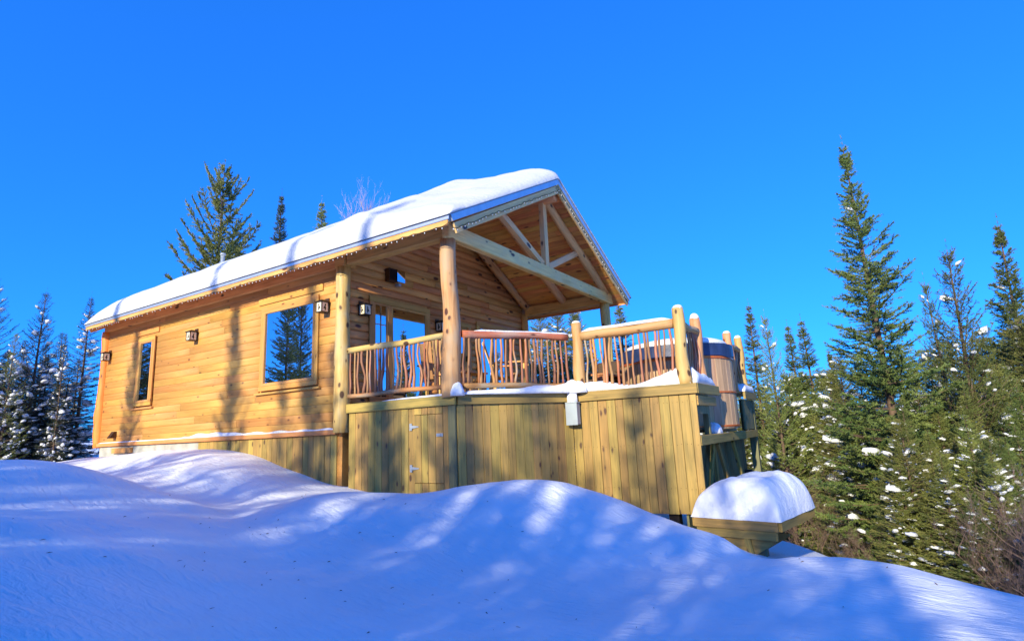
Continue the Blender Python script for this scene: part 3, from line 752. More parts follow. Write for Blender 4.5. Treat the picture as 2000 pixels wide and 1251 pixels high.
for zz in (.02, -.56):
    me = mesh('strap_hinge', [(-.06, 0, -.05), (-.015, 0, -.05), (-.015, 0, -.022), (.11, 0, -.008), (.11, 0, .008), (-.015, 0, .022), (-.015, 0, .05), (-.06, 0, .05)] + [(a, -.006, b) for a, b in ((-.06, -.05), (-.015, -.05), (-.015, -.022), (.11, -.008), (.11, .008), (-.015, .022), (-.015, .05), (-.06, .05))],
              [tuple(reversed(range(8))), tuple(range(8, 16))]+[(i, (i+1) % 8, 8+(i+1) % 8, 8+i) for i in range(8)])
    place('strap_hinge', me, Matrix.Translation((DX0+.03, -.0285, zz)), M['galv'], hatch)
box('hasp', hatch, (DX1-.11, -.037, -.13), (DX1+.01, -.029, -.085), M['galv'])
box('hasp_staple', hatch, (DX1-.045, -.050, -.125), (DX1-.02, -.038, -.09), M['galv'])
# corner boards at the first turn
n2 = Vector(((V2-C2).y, -(V2-C2).x, 0)).normalized(); d2 = (V2-C2).normalized()
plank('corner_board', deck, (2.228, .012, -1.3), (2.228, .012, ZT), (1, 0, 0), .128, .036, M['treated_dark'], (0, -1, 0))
def face(a, b, outv, inset, zb, start=0., m='treated'):
    d = (b-a); Ln = d.length; d.normalize(); s = start
    while s < Ln-.004:
        wd = min(r.choice((.118, .138, .138, .142)), Ln-s)
        if Ln-s-wd < .05: wd = Ln-s
        p = a+d*(s+wd/2)+outv*inset
        zz = zb+r.uniform(-.004, .004)
        plank('skirt_board', deck, zp(p, zz), zp(p, ZT+.02), d, wd-.004, .030+r.uniform(-.003, .004), M[m], outv); s += wd
face(C2, V2, n2, -.028, -1.32, .01)
face(V2, E2, Vector((0, -1, 0)), -.03, ZB, .0)
# rim boards, deck boards
def rim(a, b, outv, ext0, ext1, z0=ZT, h=.138, off=.004):
    d = (b-a).normalized(); a = a-d*ext0+outv*off; b = b+d*ext1+outv*off
    plank('rim_board', deck, zp(a, z0+h/2), zp(b, z0+h/2), (0, 0, 1), h, .038, M['treated'], outv)
rim(Vector((.15, -.018, 0)), Vector((2.29, -.018, 0)), Vector((0, -1, 0)), 0, .03)
rim(C2, V2, n2, -.012, .018)
rim(V2, E2, Vector((0, -1, 0)), -.016, .035)
rim(E2, Vector((5.16, 2.76, 0)), Vector((1, 0, 0)), .0, 0)
rim(Vector((5.16, 4.72, 0)), Vector((5.16, 5.75, 0)), Vector((1, 0, 0)), 0, 0)
# deck boards run along X, clipped to the deck outline
y = .02
while y < 6.0:
    yc = y+.068
    x0 = .01
    if yc < 1.53: x1 = 2.27+yc*(1.0/1.557)
    else: x1 = 5.13
    if 2.70 < yc < 4.74:
        x1 = 4.31-math.sqrt(max(0, 1.04**2-(yc-3.71)**2))
    plank('deck_board', deck, (x0, yc, ZT+.10), (x1, yc, ZT+.10), (0, 1, 0), .132, .034, M['treated'], (0, 0, 1))
    if 2.70 < yc < 4.74:
        xr = 4.31+math.sqrt(max(0, 1.04**2-(yc-3.71)**2))
        if xr < 5.05: plank('deck_board', deck, (xr, yc, ZT+.10), (5.13, yc, ZT+.10), (0, 1, 0), .132, .034, M['treated'], (0, 0, 1))
    y += .137
# open end facing the tub: short panel, cross beam, inner skirt, braces, posts
for i in range(5):
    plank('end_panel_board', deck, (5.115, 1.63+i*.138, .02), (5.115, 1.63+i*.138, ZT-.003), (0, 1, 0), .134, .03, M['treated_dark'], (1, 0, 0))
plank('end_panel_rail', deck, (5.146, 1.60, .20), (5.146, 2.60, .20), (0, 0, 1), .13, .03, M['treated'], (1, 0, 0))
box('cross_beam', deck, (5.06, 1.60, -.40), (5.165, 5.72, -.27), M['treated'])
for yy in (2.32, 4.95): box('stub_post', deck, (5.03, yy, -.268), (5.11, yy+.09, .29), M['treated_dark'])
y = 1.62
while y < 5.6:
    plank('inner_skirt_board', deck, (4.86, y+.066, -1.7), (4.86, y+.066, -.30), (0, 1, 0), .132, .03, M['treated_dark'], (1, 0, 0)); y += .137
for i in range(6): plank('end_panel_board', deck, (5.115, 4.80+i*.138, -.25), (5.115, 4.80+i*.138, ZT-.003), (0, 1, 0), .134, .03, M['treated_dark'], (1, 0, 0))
def brace(p0, p1, w_=.09, t=.045, m='treated'):
    plank('brace', deck, p0, p1, Vector((1, 0, 0)).cross(Vector(p1)-Vector(p0)), w_, t, M[m], (1, 0, 0))
brace((5.02, 3.55, -1.25), (5.02, 2.95, -.42)); brace((4.97, 2.30, -1.25), (4.97, 2.90, -.42)); brace((4.97, 2.92, -1.3), (4.97, 2.93, -.42))
brace((5.02, 4.6, -1.25), (5.02, 4.0, -.42))
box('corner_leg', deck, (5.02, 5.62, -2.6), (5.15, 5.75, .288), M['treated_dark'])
for px_, py_ in ((4.68, 1.72), (3.5, 1.75), (4.95, 3.2), (4.95, 5.5), (.3, .3), (2.2, .35)):
    box('pier', deck, (px_-.07, py_-.07, -2.6), (px_+.07, py_+.07, -1.0), M['dark'])
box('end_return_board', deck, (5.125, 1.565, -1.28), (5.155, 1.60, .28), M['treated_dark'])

nv, nf = [], []
for (a_, b_, o_, off) in ((Vector((.17, 0, 0)), Vector((2.16, 0, 0)), Vector((0, -1, 0)), .022), (C2, V2, n2, .006), (V2, E2, Vector((0, -1, 0)), .005)):
    d_ = (b_-a_).normalized(); L_ = (b_-a_).length; q = .04
    while q < L_:
        for zz in (.19, -.38, -.95):
            for e_ in (0, .06):
                c = a_+d_*(q+e_+r.uniform(-.008, .008))+o_*off+Vector((0, 0, zz+r.uniform(-.012, .012))); n_ = len(nv)
                for k_ in range(5): an = k_*1.2566; nv.append(c+d_*math.cos(an)*.005+Vector((0, 0, math.sin(an)*.005)))
                nv.append(c+o_*.002); nf += [(n_+k_, n_+(k_+1) % 5, n_+5) for k_ in range(5)]
        q += .137
o = place('nail_heads', mesh('nail_heads', nv, nf), Matrix(), M['bronze'], deck); o['kind'] = 'stuff'
# electrical box on the turn
eb = thing('junction_box', (3.37, 1.50, -.05), 'pale grey steel electrical box on the deck skirting', 'electrical box')
box('enclosure', eb, (3.272, 1.405, -.045), (3.450, 1.515, .262), M['box_grey'], bev=.008)
box('cover_flange', eb, (3.266, 1.395, -.052), (3.456, 1.4045, .268), M['box_grey'], bev=.003)
box('hood', eb, (3.262, 1.392, .269), (3.460, 1.518, .285), M['box_grey'])

# ---------------------------------------------------------------- railings
def stick(parent, p0, p1, seed, m='stick', label=None):
    rg = random.Random(seed); n_ = 8; a, b = rg.uniform(-.03, .03), rg.uniform(-.03, .03); kink = rg.uniform(.3, .7)
    off = []
    for i in range(n_):
        t = i/(n_-1); e = math.sin(math.pi*t)
        off.append((a*e*math.cos(6*t+seed)+.012*max(0, 1-abs(t-kink)*5), b*e*math.sin(5*t+seed*2)))
    r0 = rg.uniform(.013, .024)
    return log('baluster', parent, p0, p1, r0*1.15, r0*.85, M[m], seed, 0, .10, 6, n_, pts=off)
def railing(label, a, b, n_, zt, zb, rr, m_top, m_bot, seed, posts=(), e0=.0, e1=.0):
    a, b = Vector(a), Vector(b); d = (b-a).normalized()
    t = thing('railing', (a.x, a.y, .43), label, 'railing', 'log railings round the deck')
    log('top_rail', t, zp(a-d*e0, zt), zp(b+d*e1, zt), rr, rr*.9, M[m_top], seed, .014, .07, 12, 14)
    if zb: log('bottom_rail', t, zp(a-d*e0, zb), zp(b+d*e1, zb), rr*.72, rr*.66, M[m_bot], seed+5, .012, .08, 10, 14)
    rg = random.Random(seed); Ln = (b-a).length
    for i in range(n_):
        s = (i+.5)/n_*Ln+rg.uniform(-.022, .022)
        p = a+d*s; q = a+d*(s+rg.uniform(-.03, .03))
        stick(t, zp(q, zb-.02 if zb else .42), zp(p, zt), seed*100+i, 'stick' if rg.random() < .75 else 'redlog')
    for k_, (pp, top) in enumerate(posts):
        log('railing_post', t, (pp[0]+.01, pp[1], .40), (pp[0], pp[1], top), .095, .078, M['yellowlog'], seed+31+k_, .014, .07, 14, 12)
    return t
railing('peeled log railing between the cabin corner and the tall porch post', (.14, -.0, 0), (2.12, -.0, 0), 22, 1.285, .555, .052, 'log', 'redlog', 3)
railing('reddish log railing along the angled deck side right of the porch post', (2.36, .10, 0), (3.28, 1.56, 0), 22, 1.29, .55, .055, 'redlog', 'redlog', 4)
railing('snow capped log railing between the two stout yellow posts', (3.50, 1.63, 0), (4.93, 1.63, 0), 17, 1.29, None, .075, 'yellowlog', 'log', 5, posts=(((3.42, 1.63), 1.50), ((5.01, 1.63), 1.50)))
railing('short shaded railing turning back toward the hot tub', (5.02, 1.70, 0), (5.02, 2.46, 0), 7, 1.27, .56, .06, 'log', 'log', 6, posts=(((5.0, 2.54), 1.48),))
railing('far railing with two posts behind the right side of the hot tub', (5.02, 4.60, 0), (5.02, 5.55, 0), 8, 1.27, .56, .06, 'log', 'log', 7, posts=(((5.02, 4.62), 1.50), ((5.02, 5.58), 1.52)))

# ---------------------------------------------------------------- hot tub
TC = Vector((4.30, 3.71, 0)); TR = .93
tub = thing('hot_tub', (TC.x, TC.y, -.26), 'round cedar hot tub with copper bands under a snowy navy cover', 'hot tub')
NS = 44
for i in range(NS):
    a = 2*math.pi*(i+.5)/NS; o_ = Vector((math.cos(a), math.sin(a), 0)); s_ = Vector((-math.sin(a), math.cos(a), 0))
    p = TC+o_*(TR-.04)
    plank('stave', tub, (p.x, p.y, -.20), (p.x, p.y, 1.0), s_, 2*math.pi*TR/NS*.985, .04+r.uniform(-.003, .003), M['stave'], o_)
def ring(name, R0, R1, z0, z1, m, parent, seg=72, wob=0.):
    vs, fs = [], []
    for i in range(seg):
        a = 2*math.pi*i/seg; w_ = wob*math.sin(a*7)+wob*.6*math.sin(a*13+1)
        for rr, zz in ((R0, z0), (R1, z0+w_), (R1, z1), (R0, z1)): vs.append((rr*math.cos(a), rr*math.sin(a), zz))
    for i in range(seg):
        j = (i+1) % seg
        for k_ in range(4): fs.append((i*4+k_, j*4+k_, j*4+(k_+1) % 4, i*4+(k_+1) % 4))
    return place(name, mesh(name, vs, fs), Matrix.Translation((TC.x, TC.y, 0)), m, parent)
ring('band', TR+.002, TR+.018, -.175, -.15, M['copper'], tub); ring('band', TR+.002, TR+.018, .36, .385, M['copper'], tub); ring('band', TR+.002, TR+.018, .915, .95, M['copper'], tub)
ring('rim', TR-.12, TR+.02, 1.0, 1.03, M['stave'], tub)
def disc(name, rr, z0, z1, m, parent, dome=0.):
    seg, rings = 64, 6; vs = [(0, 0, z0)]; fs = []
    for i in range(seg): a = 2*math.pi*i/seg; vs.append((rr*math.cos(a), rr*math.sin(a), z0))
    b0 = len(vs)
    for k_ in range(rings):
        q = 1-k_/rings
        for i in range(seg): a = 2*math.pi*i/seg; vs.append((rr*q*math.cos(a), rr*q*math.sin(a), z1+dome*(1-q*q)))
    vs.append((0, 0, z1+dome))
    for i in range(seg):
        j = (i+1) % seg; fs.append((0, 1+j, 1+i)); fs.append((1+i, 1+j, b0+j, b0+i))
        for k_ in range(rings-1): a0 = b0+k_*seg; fs.append((a0+i, a0+j, a0+seg+j, a0+seg+i))
        a0 = b0+(rings-1)*seg; fs.append((a0+i, a0+j, len(vs)-1))
    return place(name, mesh(name, vs, fs, False), Matrix.Translation((TC.x, TC.y, 0)), m, parent)
disc('floor', TR-.05, -.22, -.19, M['stave'], tub)
disc('cover', TR+.03, 1.035, 1.16, M['vinyl'], tub, .05)
ring('cover_skirt', TR+.022, TR+.034, .955, 1.10, M['vinyl'], tub, wob=.014)
for i in range(4): box('chock', tub, (3.75+i*.40, 2.98, -.262), (3.84+i*.40, 4.45, -.222), M['stave'])
def mound(name, cx, cy, z, rx, ry, h, seed, label, rot=0., m='snow_rough', p=2.2, nr=16, ns=48, zf=None, cat='snow'):
    vs, fs = [(0, 0, h*(1+.12*noise2(cx, cy, seed)))], []
    for k_ in range(1, nr+1):
        q = k_/nr
        for i in range(ns):
            a = 2*math.pi*i/ns; x_, y_ = math.cos(a)*rx*q, math.sin(a)*ry*q
            hh = h*max(0, 1-q**p)**.6*(1+.16*noise2(x_*2.2+cx, y_*2.2+cy, seed)+(.22*noise2(x_*19+cx, y_*17+cy, seed+1) if rx < .3 else 0))
            vs.append((x_*(1+(.14 if rx < .3 else .02)*noise2(a*3, q*3, seed)), y_*(1+(.14 if rx < .3 else .02)*noise2(a*3, q*3, seed)), hh if k_ < nr else -.01))
    for i in range(ns):
        j = (i+1) % ns; fs.append((0, 1+i, 1+j))
        for k_ in range(nr-1): a0 = 1+k_*ns; fs.append((a0+i, a0+ns+i, a0+ns+j, a0+j))
    fs.append(tuple(reversed(range(1+(nr-1)*ns, 1+nr*ns))))
    o = place(name, mesh(name, vs, fs, True), Matrix.Translation((cx, cy, z)) @ Matrix.Rotation(rot, 4, 'Z'), M[m])
    return tag(o, label, cat, kind='stuff')
mound('snow_on_tub', TC.x, TC.y, 1.18, TR-.03, TR-.03, .13, 3, 'smooth cap of snow on the navy hot tub cover', p=5)
# tub steps and porch furniture
st = thing('tub_steps', (3.05, 3.4, .43), 'dark reddish wooden steps against the left of the hot tub', 'steps')
for i in range(2):
    box('tread', st, (2.72+i*.26, 3.0, .60+i*.2), (2.99+i*.26, 3.8, .635+i*.2), M['redlog'])
for yy in (3.02, 3.74):
    box('riser_side', st, (2.74, yy, .432), (3.24, yy+.03, .598), M['redlog']); box('riser_side', st, (3.0, yy, .60), (3.24, yy+.03, .798), M['redlog'])
def chair(loc, rot, label, mm, slats, wide=.52):
    t = thing('patio_chair', loc, label, 'chair'); rz = Matrix.Translation(loc) @ Matrix.Rotation(rot, 4, 'Z')
    rz3 = Matrix.Rotation(rot, 3, 'Z')
    def P(x, y, z): return rz @ Vector((x, y, z))
    def pl(name, a, b, wd, w_, th, outv): plank(name, t, P(*a), P(*b), rz3 @ Vector(wd), w_, th, M[mm], rz3 @ Vector(outv))
    for i in range(4): pl('seat_slat', (-wide/2, -.22+i*.13, .40-.02*i), (wide/2, -.22+i*.13, .40-.02*i), (0, 1, 0), .11, .02, (0, 0, 1))
    n_ = slats
    for i in range(n_): pl('back_slat', (-wide/2+.05+i*(wide-.1)/(n_-1), .27, .36), (-wide/2+.05+i*(wide-.1)/(n_-1), .45, .98-.03*abs(i-(n_-1)/2)), (1, 0, 0), (wide-.08)/n_, .018, (0, -1, .3))
    for sx in (-1, 1):
        pl('leg', (sx*wide/2, -.24, 0), (sx*wide/2, -.22, .56), (0, 1, 0), .07, .03, (sx, 0, 0)); pl('leg', (sx*wide/2, .34, 0), (sx*wide/2, .26, .56), (0, 1, 0), .07, .03, (sx, 0, 0))
        pl('arm', (sx*(wide/2+.02), -.30, .57), (sx*(wide/2+.02), .34, .57), (1, 0, 0), .10, .022, (0, 0, 1))
    return t
chair((1.15, 1.10, .427), R(205), 'pale yellow slatted wooden chair on the porch behind the railing', 'yellowlog', 5)
chair((2.1, 1.75, .427), R(120), 'second slatted chair deeper on the porch left of the angled railing', 'beam', 5)
wc = thing('wicker_chair', (2.9, 3.9, .427), 'dark low-backed wicker chair seen through the angled railing', 'chair')
box('seat', wc, (2.60, 3.62, .70), (3.2, 4.2, .80), M['wicker'], bev=.03); box('backrest', wc, (2.60, 4.14, .80), (3.2, 4.24, 1.16), M['wicker'], bev=.03)
for a_, b_ in ((2.60, 3.62), (3.14, 3.62), (2.60, 4.14), (3.14, 4.14)): box('leg', wc, (a_, b_, .427), (a_+.06, b_+.06, .70), M['wicker'], bev=.01)
for a_ in (2.56, 3.18): box('armrest', wc, (a_, 3.62, .88), (a_+.07, 4.13, .94), M['wicker'], bev=.02)
tb = thing('patio_table', (1.75, .85, .427), 'low square pine table on the porch behind the railing', 'table')
for i in range(5): plank('tabletop_slat', tb, (1.42, .62+i*.11, .80), (2.08, .62+i*.11, .80), (0, 1, 0), .104, .025, M['beam'], (0, 0, 1))
for a_, b_ in ((1.46, .60), (1.98, .60), (1.46, 1.06), (1.98, 1.06)): box('leg', tb, (a_, b_, .427), (a_+.06, b_+.06, .798), M['yellowlog'])

# ---------------------------------------------------------------- snow on the deck edge and rails
zd = ZT+.138
def hseg2(t): return .025+.05*t**1.5
snow_strip([(.95, -.025, zd), (2.24, -.03, zd)], .09, lambda t: .012+.018*t, 8, 'narrow line of snow on the rim board left of the porch post')
snow_strip([(2.36, .05, zd), (2.75, .68, zd), (3.36, 1.60, zd)], lambda t: .17+.10*t, lambda t: .05+.10*t**1.3, 9, 'band of snow on the rim of the angled deck side', m='snow_rough')
snow_strip([(3.30, 1.66, zd), (4.2, 1.68, zd), (5.10, 1.70, zd)], lambda t: .28, lambda t: .11+.05*math.sin(t*9)+.17*max(0, (t-.72)/.28)**2, 10, 'thick lumpy snow piled along the front deck edge', m='snow_rough')
snow_strip([(5.06, 1.66, zd), (5.06, 2.75, zd)], .22, lambda t: .24-.10*t, 11, 'shaded crusty snow along the deck end before the hot tub', m='snow_rough')
snow_strip([(5.08, 4.74, zd), (5.08, 5.7, zd)], .24, lambda t: .14, 12, 'shaded snow on the far deck corner beyond the hot tub', m='snow_rough')
snow_strip([(2.45, .25, 1.338), (3.30, 1.57, 1.338)], .055, .022, 13, 'thin snow on the reddish top rail')
snow_strip([(3.52, 1.63, 1.352), (4.90, 1.63, 1.352)], .105, .045, 14, 'snow capping the stout front top rail')
for i, (a_, b_, z_, q, nm) in enumerate(((3.42, 1.63, 1.495, .075, 'left stout railing post'), (5.01, 1.63, 1.495, .078, 'tall corner railing post'), (5.0, 2.54, 1.475, .08, 'post behind the corner railing post'), (5.02, 4.62, 1.495, .07, 'post just behind the hot tub'), (5.02, 5.58, 1.515, .07, 'farthest railing post'))):
    mound('snow_cap', a_, b_, z_, q, q, .055 if i != 2 else .08, i, 'small cap of snow on the '+nm, nr=6, ns=16)
mound('snow_clump', 3.38, 1.52, .43, .21, .15, .19, 20, 'clump of snow heaped above the electrical box', p=2.5)
mound('snow_clump', 3.36, 1.455, .286, .088, .062, .20, 21, 'tongue of snow running down onto the electrical box', p=6)
mound('snow_clump', 2.35, -.04, .42, .11, .10, .17, 22, 'cone of snow at the foot of the tall porch post')
mound('snow_clump', 5.0, 3.0, -.27, .13, .22, .16, 23, 'shaded snow lump under the hot tub')
# ---------------------------------------------------------------- snow laden platform in front of the deck end
PF = Vector((5.12, 1.10, 0)); ang = -R(9.5)
ux_, uy_ = Vector((math.cos(ang), math.sin(ang), 0)), Vector((-math.sin(ang), math.cos(ang), 0))
PW, PD, PZ = .98, 1.28, -1.235
plat = thing('timber_platform', PF+ux_*PW/2+uy_*PD/2+Vector((0, 0, -1.8)), 'square timber platform on a single post under a heap of snow', 'platform')
def Q(a, b, z): p = PF+ux_*a+uy_*b; return (p.x, p.y, z)
H = .105
plank('rim_board', plat, Q(0, 0, PZ-H/2), Q(PW, 0, PZ-H/2), (0, 0, 1), H, .038, M['treated'], -uy_)
plank('rim_board', plat, Q(PW, .0, PZ-H/2), Q(PW, PD, PZ-H/2), (0, 0, 1), H, .038, M['treated'], ux_)
plank('rim_board', plat, Q(0, PD, PZ-H/2), Q(PW, PD, PZ-H/2), (0, 0, 1), H, .038, M['treated'], uy_)
plank('rim_board', plat, Q(0, .0, PZ-H/2), Q(0, PD, PZ-H/2), (0, 0, 1), H, .038, M['treated'], -ux_)
for i in range(8): plank('top_board', plat, Q(.005, .085+i*.155, PZ-.05), Q(PW-.005, .075+i*.15, PZ-.05), uy_, .145, .03, M['treated'], (0, 0, 1))
plank('apron_board', plat, Q(.02, .01, PZ-H-.05), Q(PW-.02, .01, PZ-H-.05), (0, 0, 1), .10, .03, M['treated'], -uy_)
# corbel tapering to the post, centred below
def corbel(b):
    pr = [(.10, PZ-H-.10), (PW-.06, PZ-H-.10), (PW-.06, PZ-H-.13), (PW*.66, PZ-H-.30), (PW*.40, PZ-H-.30), (.10, PZ-H-.13)]
    vs = [Q(a, b, z) for a, z in pr]+[Q(a, b+.038, z) for a, z in pr]
    c = Vector(vs[0]); vs = [Vector(v)-c for v in vs]; n_ = 6
    me = mesh('corbel', vs, [tuple(range(n_)), tuple(reversed(range(n_, 2*n_)))]+[(i, n_+i, n_+(i+1) % n_, (i+1) % n_) for i in range(n_)])
    place('corbel', me, Matrix.Translation(c), M['treated'], plat)
corbel(.03); corbel(.5)
plank('corbel_rib', plat, Q(PW*.66, .028, PZ-.43), Q(PW*.60, .028, PZ-H-.01), ux_, .07, .03, M['treated'], -uy_)
def post(a, b, s, z0, z1, nm='post', m='treated_dark'):
    c = PF+ux_*a+uy_*b
    o = box(nm, plat, (c.x-s, c.y-s, z0), (c.x+s, c.y+s, z1), M[m], rotz=0)
post(PW*.72, .14, .07, -2.2, PZ-.24); post(PW*.2, .8, .07, -2.4, PZ-.10)
# the heap
def heap():
    nu = 54; V = []; F_ = []
    for i in range(nu):
        for j in range(nu):
            u, v = i/(nu-1), j/(nu-1); e = min(u, 1-u, v, 1-v)
            a, b = u*(PW+.09)-.045, v*(PD+.09)-.045; a += .012*noise2(v*9, u*9, 3); b += .014*noise2(u*11, v*7, 9)
            eu = (1-(1-min(1, min(u, 1-u)/.36))**3.0)**.5; ev = (1-(1-min(1, min(v, 1-v)/.27))**3.0)**.5
            h = .46*eu*ev*(1+.13*noise2(a*2.4+1, b*2.4, 4)+.035*noise2(a*11, b*9, 6))
            h += .05*math.exp(-((a-.80)**2+(b-.80)**2)/.02) - .05*math.exp(-((a-.62)**2+(b-.6)**2)/.03)
            h -= .10*(1-min(1, a/.4))*eu
            h = max(h, 0)*(1 if e > 0 else 0)
            bu = .07*math.sin(math.pi*min(1, min(v, 1-v)/.25))*(-1 if v < .5 else 1)*(1 if ev < .9 else 0)
            p = PF+ux_*a+uy_*(b+bu*.5); V.append((p.x, p.y, PZ+.002+h))
    idx_ = np.arange(nu*nu).reshape(nu, nu)
    A = np.stack([idx_[:-1, :-1], idx_[1:, :-1], idx_[1:, 1:], idx_[:-1, 1:]], -1).reshape(-1, 4)
    return big_mesh('snow_heap', np.array(V), A, True)
o = place('snow_heap', heap(), Matrix(), M['snow_rough']); tag(o, 'tall rounded heap of snow resting on the timber platform', 'snow', kind='stuff')
# ---------------------------------------------------------------- trees
def nrm(a): return a/np.maximum(np.linalg.norm(a, axis=-1, keepdims=True), 1e-9)
def conifer(seed, H=10., Rm=1.6, nb=240, a_bot=-12, a_top=38, curv=.12, bare=.03, p=1.0, twigs=9, nl=.075, nw=.017, ns=13,
            irr=.25, snow_n=90, snow_s=1., tip=.5, top_bare=.03, belly=0., trunk_r=.11, droop=0.):
    """returns meshes (trunk with limbs, needles, snow) for a tree H tall"""
    g = np.random.default_rng(seed)
    t = np.sort(bare+(1-bare-.012)*g.random(nb)**.92)
    azm = np.arange(nb)*2.39996+g.normal(0, .35, nb)
    prof = (1-t)**p*(1-belly*np.exp(-((t-bare)/.12)**2))+.022
    blob = 1+irr*np.sin(azm*2+t*17+seed)*np.cos(t*23+seed*2)+g.normal(0, irr*.55, nb)
    Ln = Rm*prof*np.clip(blob, .35, 1.6)
    ang = np.radians(a_bot+(a_top-a_bot)*t**1.2+g.normal(0, 5, nb))
    hd_ = np.c_[np.cos(azm), np.sin(azm), np.zeros(nb)]; side = np.c_[-np.sin(azm), np.cos(azm), np.zeros(nb)]
    lean = np.array([.012*H*math.sin(seed), .012*H*math.cos(seed*2), 0])
    z0 = t*H; base = np.c_[lean[0]*t**2, lean[1]*t**2, z0]
    wob = g.normal(0, .06, nb)
    def bpt(i, s):   # points on branch i at fraction s
        s = np.asarray(s)[:, None]; l = Ln[i][:, None]
        return base[i]+hd_[i]*l*s*np.cos(ang[i])[:, None]+side[i]*l*wob[i][:, None]*s*s*2+np.array([0, 0, 1.])*(l*s*np.sin(ang[i])[:, None]+l*(curv*s*s*1.4-droop*s*(1-s)*1.5))
    # ---- twigs
    nt_ = np.maximum(2, (twigs*(.35+.65*Ln/Rm)*1.5).astype(int)); bi = np.repeat(np.arange(nb), nt_)
    s = .12+.86*g.random(len(bi))**.8
    p0 = bpt(bi, s); fwd = nrm(bpt(bi, np.minimum(1.05, s+.06))-bpt(bi, s-.04))
    sg = np.where(g.random(len(bi)) < .5, -1, 1)[:, None]
    sp = np.cross(fwd, [0, 0, 1.]); sp = nrm(sp)
    td = nrm(fwd*(.75+g.normal(0, .15, (len(bi), 1)))+sp*sg*(.8+g.normal(0, .15, (len(bi), 1)))+np.array([0, 0, 1.])*g.normal(.02, .22, (len(bi), 1)))
    tl = (.10+.30*Ln[bi]*(1-.75*s))*g.uniform(.6, 1.15, len(bi)); tl = np.clip(tl, .06, .55)
    # main axis acts as a twig too
    ai = np.repeat(np.arange(nb), 3); as_ = np.tile([.35, .6, .82], nb)
    ap = bpt(ai, as_); ae = bpt(ai, np.minimum(1.03, as_+.25)); ad = ae-ap; al = np.linalg.norm(ad, axis=1)
    P0 = np.r_[p0, ap]; TD = np.r_[td, nrm(ad)]; TL = np.r_[tl, al]
    # leader
    k = 8; zt = np.linspace(.90, 1.02, k); P0 = np.r_[P0, np.c_[lean[0]*zt**2, lean[1]*zt**2, zt*H]]; TD = np.r_[TD, np.tile([0, 0, 1.], (k, 1))]; TL = np.r_[TL, np.full(k, H*.012)]
    cnt = np.maximum(3, (ns*TL/.25).astype(int)); ti = np.repeat(np.arange(len(TL)), cnt); m = len(ti)
    u = g.random(m); q = P0[ti]+TD[ti]*(TL[ti]*u)[:, None]+np.array([0, 0, 1.])*(-.10*TL[ti]*u*u)[:, None]
    rnd = nrm(g.normal(0, 1, (m, 3))*[1, 1, .8]+[0, 0, .25]); d = nrm(TD[ti]*.75+rnd*.75)
    L_ = (nl*(.55+.5*np.clip(1-q[:, 2]/H, 0, 1))*g.uniform(.7, 1.25, m))[:, None]; wv = nrm(np.cross(d, g.normal(0, 1, (m, 3))))*nw*.5
    V = np.stack([q-wv, q+wv, q+d*L_], 1).reshape(-1, 3)
    crown = big_mesh('crown', V, np.arange(3*m).reshape(-1, 3))
    # ---- trunk with limbs
    vs, fs = [], []
    K = 10; seg = 8
    for i in range(K):
        q_ = i/(K-1); rr = trunk_r*(1-q_)**.9+.008
        for j in range(seg): a = 2*math.pi*j/seg; vs.append((lean[0]*q_**2+rr*math.cos(a), lean[1]*q_**2+rr*math.sin(a), q_*H-(.35 if i == 0 else 0)))
    for i in range(K-1):
        for j in range(seg): fs.append((i*seg+j, i*seg+(j+1) % seg, (i+1)*seg+(j+1) % seg, (i+1)*seg+j))
    S = np.array([0, .35, .7, 1.0]); ii = np.repeat(np.arange(nb), 4); pts = bpt(ii, np.tile(S, nb)).reshape(nb, 4, 3)
    rr = (np.clip(.018*Ln, .006, .04))[:, None]*np.array([1, .75, .45, .15])[None]
    off = [np.array([0, 0, 1.])[None, None]*rr[..., None], side[:, None]*rr[..., None]*.87-np.array([0, 0, .5])*rr[..., None], -side[:, None]*rr[..., None]*.87-np.array([0, 0, .5])*rr[..., None]]
    LV = np.stack([pts+o_ for o_ in off], 2).reshape(-1, 3)
    n0 = len(vs); b_ = np.arange(nb)[:, None, None]*12+np.arange(3)[None, :, None]*3; jj = np.arange(3)[None, None]; j2 = (jj+1) % 3
    LF = np.stack([b_+jj, b_+j2, b_+3+j2, b_+3+jj], -1).reshape(-1, 4)+n0
    trunk = big_mesh('trunk', np.r_[np.array(vs), LV], np.r_[np.array(fs), LF], True)
    # ---- snow lying on the branches
    sn = None
    if snow_n:
        pr = Ln*(1-t*.6); pr = pr/pr.sum(); bi = g.choice(nb, snow_n, p=pr); s = g.uniform(.3, .95, snow_n)
        c = bpt(bi, s); f = nrm((bpt(bi, s+.05)-bpt(bi, s-.05))*[1, 1, .45]); sd = nrm(np.cross([0, 0, 1.], f)); un = np.cross(f, sd)
        big = g.random(snow_n)**3.5*1.6; yw = g.normal(0, .4, snow_n)[:, None]; f = nrm(f+sd*yw); sd = nrm(np.cross([0, 0, 1.], f)); un = np.cross(f, sd)
        a_ = (.045+.11*big)*snow_s*g.uniform(.8, 1.3, snow_n); b_2 = (.04+.10*big)*snow_s*g.uniform(.8, 1.2, snow_n); c_ = (.028+.085*big)*snow_s
        k2 = np.clip(.25+Ln[bi]/1.1, .35, 1); a_ = a_*k2; b_2 = b_2*k2*.85; c_ = c_*k2
        nr_, ns_ = 4, 8; tv = []
        for k_ in range(nr_+1):
            ph = math.pi*(k_/nr_)
            for j in range(ns_): th = 2*math.pi*j/ns_; tv.append((math.cos(ph), math.sin(ph)*math.cos(th), math.sin(ph)*math.sin(th)))
        tv = np.array(tv); tf = [(k_*ns_+j, k_*ns_+(j+1) % ns_, (k_+1)*ns_+(j+1) % ns_, (k_+1)*ns_+j) for k_ in range(nr_) for j in range(ns_)]
